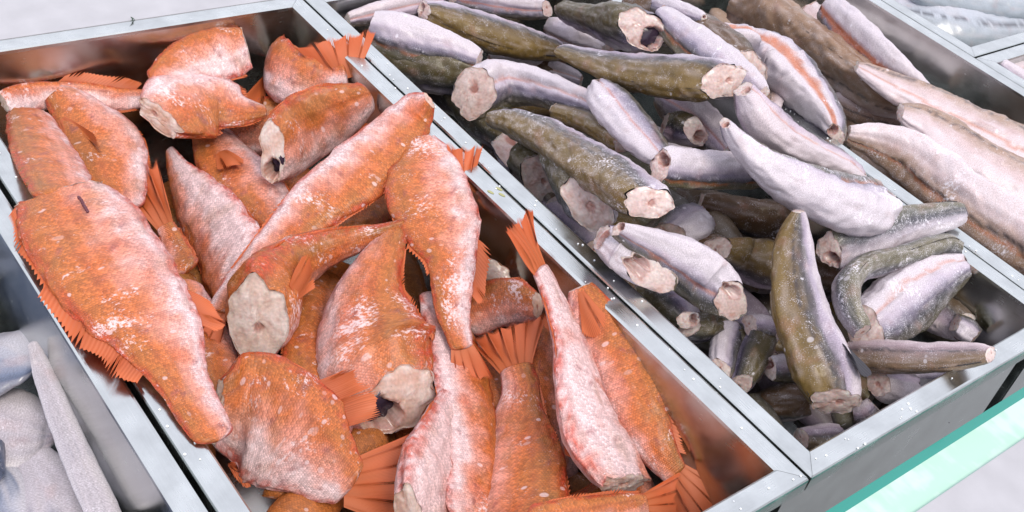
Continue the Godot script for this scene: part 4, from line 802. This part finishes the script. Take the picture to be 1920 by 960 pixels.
	fish("red", "thick orange fish with long hanging fin, second from the far left", [0.315, -0.0407, -0.8739, 0.0146, 0.3245, -0.0489, -0.8532, 0.0253, 0.3337, -0.0612, -0.8182, 0.0377, 0.331, -0.0713, -0.7851, 0.0303, 0.3243, -0.0802, -0.7564, 0.0209], Vector3(-0.994, 0.049, 0.095), -1, 0.36, {"c0": Vector3(-0.53, 0.56, -0.64), "fins": [["pectoral_fin", 40, 0.3, 0.55, 0.0383, 0.0438, 72, 16, 0.25], ["dorsal_fin", 0, 0.08, 0.8, 0.0044, 0.006, 55, 24, 0.6], ["anal_fin", 180, 0.4, 0.82, 0.0049, 0.0077, 60, 16, 0.5]], "pink": 0.05})
	fish("red", "upright orange tail fin poking up between the two left fish", [0.34, -0.0901, -0.6679, 0.0134, 0.3473, -0.0942, -0.6999, 0.01, 0.3484, -0.0899, -0.7209, 0.0078], Vector3(0.872, 0.469, 0.139), -1, 0.36, {"tail": [0.0682, 12, 14], "fins": [["dorsal_fin", 0, 0.08, 0.8, 0.0041, 0.0057, 55, 24, 0.6], ["anal_fin", 180, 0.4, 0.82, 0.0047, 0.0072, 60, 16, 0.5]]})
	fish("red", "pink bellied fish with narrow top under the long centre fish", [0.392, -0.0785, -0.8065, 0.0049, 0.3888, -0.0834, -0.78, 0.0131, 0.3862, -0.0859, -0.7407, 0.025, 0.3839, -0.0842, -0.6959, 0.0315, 0.3752, -0.0824, -0.6501, 0.0334, 0.3631, -0.081, -0.6139, 0.0258], Vector3(-0.643, -0.759, -0.106), -1, 0.36, {"fins": [["anal_fin", 50, 0.1, 0.35, 0.0055, 0.0077, 70, 8, 0.4], ["dorsal_fin", 0, 0.08, 0.8, 0.0043, 0.0059, 55, 24, 0.6], ["anal_fin", 180, 0.4, 0.82, 0.0047, 0.0073, 60, 16, 0.5]], "pink": 0.36})
	fish("red", "frosty triangular fish standing highest against the back wall", [0.4014, -0.0323, -0.8511, 0.0134, 0.4354, -0.0294, -0.8658, 0.0228, 0.4669, -0.0265, -0.8667, 0.0306, 0.4969, -0.0238, -0.8669, 0.0253], Vector3(-0.184, 0.4, -0.898), 1, 0.36, {"c1": Vector3(0.88, 0.33, 0.34), "fins": [["dorsal_fin", 0, 0.08, 0.8, 0.0046, 0.0063, 55, 24, 0.6], ["anal_fin", 180, 0.4, 0.82, 0.0052, 0.0081, 60, 16, 0.5]], "pink": 0.2, "frost": 1})
	fish("red", "curled red fish with flared tail under the steel back corner", [0.5338, -0.0354, -0.8736, 0.0222, 0.5145, -0.0321, -0.8348, 0.0287, 0.5183, -0.0284, -0.8054, 0.0252, 0.5387, -0.0242, -0.7936, 0.0202, 0.5527, -0.0147, -0.7809, 0.0122], Vector3(0.397, 0.875, -0.277), 1, 0.36, {"c0": Vector3(0.29, 0.52, -0.8), "tail": [0.0461, 38, 18], "td": Vector3(0.02, 0.72, -0.7), "fins": [["pelvic_fin", 150, 0.15, 0.3, 0.0407, 0.0453, 35, 12, 0.1], ["dorsal_fin", 0, 0.08, 0.8, 0.0046, 0.0063, 55, 24, 0.6], ["anal_fin", 180, 0.4, 0.82, 0.0051, 0.008, 60, 16, 0.5]], "pink": 0.2})
	fish("red", "cut fish with black belly cavity facing the viewer near back", [0.4527, -0.0463, -0.7302, 0.0313, 0.4821, -0.0435, -0.7447, 0.0358, 0.5124, -0.0313, -0.7438, 0.0346, 0.5325, -0.019, -0.7375, 0.0259, 0.5444, -0.012, -0.7351, 0.0184], Vector3(-0.35, 0.891, -0.288), 1, 0.36, {"c0": Vector3(-0.52, 0.5, 0.69), "fins": [["dorsal_fin", 0, 0.08, 0.8, 0.0044, 0.006, 55, 24, 0.6], ["anal_fin", 180, 0.4, 0.82, 0.0049, 0.0077, 60, 16, 0.5]], "pink": 0.1, "cav": 1})
	fish("red", "frosty wedge of orange fish with pale cut front, upper middle", [0.382, -0.0428, -0.8106, 0.0304, 0.4123, -0.0453, -0.822, 0.0396, 0.4411, -0.048, -0.8217, 0.0349, 0.4609, -0.0504, -0.8073, 0.02, 0.481, -0.0524, -0.8014, 0.0088], Vector3(-0.117, -0.293, 0.949), -1, 0.36, {"c0": Vector3(-0.74, 0.32, 0.59), "fins": [["dorsal_fin", 0, 0.15, 0.95, 0.0045, 0.0045, 60, 20, 0.5], ["anal_fin", 180, 0.4, 0.82, 0.0051, 0.0079, 60, 16, 0.5]], "pink": 0.1, "frost": 1})
	fish("red", "tan cut stump facing up beside the steel divider", [0.541, -0.047, -0.5187, 0.0225, 0.5361, -0.0636, -0.5297, 0.024, 0.5174, -0.0741, -0.5333, 0.0197], Vector3(-0.495, 0.703, -0.51), -1, 0.36, {"c0": Vector3(-0.5, 0.67, 0.55), "fins": [["dorsal_fin", 0, 0.08, 0.8, 0.004, 0.0055, 55, 24, 0.6], ["anal_fin", 180, 0.4, 0.82, 0.0045, 0.0069, 60, 16, 0.5]], "tan": 1})
	fish("red", "brown orange fish with pink cut flank behind pale pink fish", [0.5106, -0.068, -0.499, 0.0185, 0.5276, -0.06, -0.4944, 0.0203, 0.5416, -0.0518, -0.4824, 0.0194, 0.5487, -0.0448, -0.4666, 0.0133], Vector3(0.093, 0.754, -0.65), 1, 0.36, {"c1": Vector3(-0.12, 0.6, 0.79), "fins": [["dorsal_fin", 0, 0.08, 0.8, 0.0039, 0.0053, 55, 24, 0.6], ["anal_fin", 180, 0.4, 0.82, 0.0043, 0.0067, 60, 16, 0.5]], "pink": 0.1})
	fish("red", "red tail fin sticking up against the steel divider", [0.5194, -0.0242, -0.5421, 0.0116, 0.5399, -0.024, -0.5675, 0.0083, 0.5488, -0.0138, -0.5814, 0.006], Vector3(-0.81, 0.117, -0.575), 1, 0.36, {"tail": [0.0534, 12, 12], "fins": [["dorsal_fin", 0, 0.08, 0.8, 0.004, 0.0055, 55, 24, 0.6], ["anal_fin", 180, 0.4, 0.82, 0.0045, 0.0069, 60, 16, 0.5]], "pink": 0.1})
	fish("red", "pale belly piece with dark cut at the bottom front", [0.3516, -0.0714, -0.3488, 0.0355, 0.3827, -0.0775, -0.3762, 0.0404, 0.4126, -0.0796, -0.4011, 0.0343, 0.4392, -0.0813, -0.4244, 0.0253], Vector3(0.256, -0.874, 0.412), -1, 0.36, {"c0": Vector3(-0.69, 0.36, 0.63), "fins": [["dorsal_fin", 0, 0.08, 0.8, 0.0034, 0.0046, 55, 24, 0.6], ["anal_fin", 180, 0.4, 0.82, 0.0039, 0.0061, 60, 16, 0.5]], "pink": 0.5})
	fish("red", "long twisted orange tail running down to the front edge", [0.4896, -0.0624, -0.5161, 0.0216, 0.4707, -0.0691, -0.4649, 0.0268, 0.4495, -0.0756, -0.4194, 0.027, 0.4273, -0.082, -0.3787, 0.026, 0.4037, -0.0878, -0.3474, 0.0228], Vector3(0.847, -0.378, 0.374), 1, 0.36, {"fins": [["anal_fin", -60, 0.0, 0.35, 0.0111, 0.0139, 65, 12, 0.2], ["dorsal_fin", 0, 0.08, 0.8, 0.0036, 0.0049, 55, 24, 0.6], ["anal_fin", 180, 0.4, 0.82, 0.004, 0.0063, 60, 16, 0.5]], "pink": 0.12})
	fish("red", "big orange fish with dorsal spines right of the long centre fish", [0.5472, 0.0024, -0.6469, 0.0132, 0.5363, -0.0039, -0.6209, 0.0285, 0.5229, -0.0098, -0.5982, 0.0365, 0.5119, -0.0202, -0.5588, 0.0342, 0.5016, -0.0289, -0.5279, 0.0209, 0.4856, -0.037, -0.5014, 0.0161, 0.4742, -0.0436, -0.4806, 0.0126, 0.4673, -0.0504, -0.4588, 0.0092], Vector3(-0.895, -0.148, -0.422), -1, 0.36, {"c0": Vector3(0.28, 0.42, -0.86), "tail": [0.0324, 16, 14], "td": Vector3(-0.08, -0.64, 0.77), "fins": [["dorsal_fin", 0, 0.25, 0.62, 0.0068, 0.0106, 55, 16, 0.5], ["anal_fin", 180, 0.5, 0.72, 0.019, 0.0218, 62, 12, 0.2]], "pink": 0.1, "frost": 0.4})
	fish("red", "largest frosty cut fish with dark hollow belly in the middle", [0.4082, -0.0756, -0.4511, 0.0394, 0.4084, -0.0753, -0.4828, 0.0534, 0.4226, -0.0621, -0.5208, 0.0425, 0.434, -0.0518, -0.5414, 0.0314, 0.4587, -0.038, -0.5628, 0.0205, 0.4753, -0.0296, -0.5754, 0.014], Vector3(0.665, 0.508, 0.547), -1, 0.58, {"c0": Vector3(-0.32, 0.49, 0.81), "fins": [["dorsal_fin", 0, 0.15, 0.85, 0.0046, 0.0074, 65, 24, 0.4], ["anal_fin", 180, 0.4, 0.82, 0.0042, 0.0066, 60, 16, 0.5]], "pink": 0.08, "cav": 1, "frost": 0.7})
	fish("red", "upright orange tail with wide fan at the front", [0.4164, -0.0813, -0.3089, 0.0393, 0.4393, -0.0794, -0.3368, 0.037, 0.4616, -0.0776, -0.3679, 0.0308, 0.4799, -0.0761, -0.3936, 0.0228, 0.4958, -0.0688, -0.4138, 0.0167, 0.5008, -0.0619, -0.4282, 0.0143], Vector3(0.617, 0.581, 0.531), -1, 0.36, {"tail": [0.043, 30, 22], "fins": [["anal_fin", 180, 0.35, 0.6, 0.0079, 0.0088, 60, 10, 0.4], ["dorsal_fin", 0, 0.08, 0.8, 0.0035, 0.0048, 55, 24, 0.6]], "pink": 0})
	fish("red", "brown orange fish at right with spread tail near the steel corner", [0.5547, -0.0016, -0.4352, 0.0108, 0.551, -0.0108, -0.4118, 0.0189, 0.5505, -0.0266, -0.3732, 0.0235, 0.5439, -0.0409, -0.3393, 0.022, 0.5407, -0.0541, -0.3087, 0.015, 0.5441, -0.0626, -0.2898, 0.0102], Vector3(0.812, 0.515, 0.275), 1, 0.36, {"c0": Vector3(-0.12, 0.66, -0.74), "tail": [0.0588, 26, 20], "fins": [["dorsal_fin", 0, 0.1, 0.9, 0.0045, 0.0153, 52, 26, 0.5], ["pectoral_fin", 95, 0.05, 0.18, 0.0317, 0.0335, 70, 12, 0.12], ["anal_fin", 180, 0.4, 0.82, 0.004, 0.0062, 60, 16, 0.5]], "pink": 0})
	fish("red", "pale pink bellied fish with red tail pointing up left", [0.4908, -0.048, -0.2926, 0.0424, 0.4917, -0.0391, -0.3254, 0.0445, 0.5019, -0.0305, -0.3587, 0.035, 0.5195, -0.0216, -0.394, 0.026, 0.5262, -0.0105, -0.4216, 0.0198, 0.5279, 0.0013, -0.4425, 0.0153, 0.5254, 0.0108, -0.4534, 0.0134], Vector3(0.845, -0.534, -0.013), -1, 0.36, {"c0": Vector3(-0.08, -0.19, 0.98), "tail": [0.0512, 24, 20], "fins": [["pelvic_fin", -60, 0.56, 0.7, 0.0269, 0.0287, 40, 12, 0.15], ["anal_fin", -90, 0.15, 0.35, 0.0173, 0.0199, 45, 12, 0.3], ["dorsal_fin", 0, 0.08, 0.8, 0.0035, 0.0049, 55, 24, 0.6], ["anal_fin", 180, 0.4, 0.82, 0.004, 0.0063, 60, 16, 0.5]], "pink": 0.52})
	fish("red", "red spiny strip of fish at the very front edge", [0.4043, -0.0375, -0.2884, 0.016, 0.4391, -0.0429, -0.2829, 0.015, 0.4762, -0.0483, -0.2776, 0.0103, 0.4941, -0.051, -0.2734, 0.0075], Vector3(0.218, 0.562, -0.798), 1, 0.36, {"tail": [0.0369, 20, 16], "fins": [["dorsal_fin", 0, 0.1, 0.9, 0.005, 0.0067, 60, 22, 0.6], ["anal_fin", 180, 0.4, 0.82, 0.0037, 0.0058, 60, 16, 0.5]], "pink": 0.05})
	fish("red", "biggest whole orange fish with spiny fin overhanging the left rim", [0.2439, 0.0162, -0.6649, 0.0372, 0.2414, 0.0144, -0.6299, 0.0423, 0.2409, 0.0113, -0.5721, 0.0431, 0.2442, 0.008, -0.5169, 0.0318, 0.2426, 0.0055, -0.4773, 0.0188, 0.2403, 0.0034, -0.4439, 0.0148, 0.2404, 0.0021, -0.4255, 0.0134], Vector3(-1, 0.004, -0.014), -1, 0.28, {"c0": Vector3(0.01, 0.24, -0.97), "fins": [["dorsal_fin", 0, 0.03, 0.3, 0.015, 0.0158, 52, 14, 0.6], ["dorsal_fin", 0, 0.3, 0.63, 0.0185, 0.025, 46, 20, 0.4], ["pelvic_fin", 180, 0.42, 0.52, 0.0266, 0.0242, 62, 12, 0.15]], "pink": 0.1})
	fish("red", "long orange fish lying across the middle of the heap", [0.5671, 0.0228, -0.67, 0.0098, 0.5577, 0.0065, -0.6752, 0.0208, 0.5238, -0.0046, -0.6603, 0.027, 0.4874, -0.0172, -0.647, 0.0314, 0.4504, -0.0307, -0.6393, 0.0286, 0.4167, -0.0435, -0.6309, 0.0215, 0.3823, -0.0573, -0.6193, 0.0152, 0.3498, -0.0711, -0.6058, 0.0116, 0.3354, -0.0775, -0.5984, 0.0091], Vector3(0.319, -0.061, 0.946), 1, 0.36, {"c0": Vector3(0.14, 0.87, 0.48), "tail": [0.03, 20, 16], "fins": [["anal_fin", 0, 0.2, 0.55, 0.005, 0.0061, 62, 24, 0.5], ["anal_fin", 180, 0.4, 0.82, 0.0044, 0.0069, 60, 16, 0.5]], "pink": 0.1})
	fish("red", "orange fish with white frost patch and bright fins at lower left front", [0.2863, -0.0764, -0.5029, 0.0286, 0.3038, -0.0814, -0.502, 0.0418, 0.3164, -0.0826, -0.4852, 0.0457, 0.3275, -0.0842, -0.4582, 0.0414, 0.3334, -0.0857, -0.4305, 0.0284, 0.3396, -0.0869, -0.4099, 0.018], Vector3(0.749, 0.552, -0.367), 1, 0.26, {"c0": Vector3(-0.95, 0.32, 0), "tail": [0.0541, 22, 18], "td": Vector3(0.75, 0.3, 0.59), "fins": [["dorsal_fin", 0, 0.5, 0.74, 0.0304, 0.0347, 35, 18, 0.3], ["dorsal_fin", 0, 0.12, 0.5, 0.0035, 0.0053, 60, 16, 0.4], ["anal_fin", 180, 0.2, 0.5, 0.0105, 0.0149, 60, 14, 0.3]], "pink": 0.15, "frost": 0.5, "spots": 1})
	fish("red", "curved orange fish with thick white cut steak end in the middle", [0.3426, -0.0538, -0.5527, 0.0372, 0.3589, -0.0558, -0.5711, 0.0393, 0.3867, -0.0538, -0.593, 0.0291, 0.419, -0.0486, -0.5995, 0.0217, 0.4449, -0.0379, -0.5905, 0.0147, 0.4679, -0.0281, -0.5804, 0.0083, 0.4846, -0.0214, -0.5757, 0.0049], Vector3(-0.235, 0.968, -0.089), 1, 0.72, {"c0": Vector3(-0.58, 0.34, 0.74), "fins": [["pectoral_fin", 70, 0.15, 0.3, 0.0278, 0.0296, 70, 14, 0.12], ["dorsal_fin", 0, 0.08, 0.8, 0.0039, 0.0053, 55, 24, 0.6], ["anal_fin", 180, 0.4, 0.82, 0.0043, 0.0068, 60, 16, 0.5]], "pink": 0, "flesh": 1, "frost": 0.5})
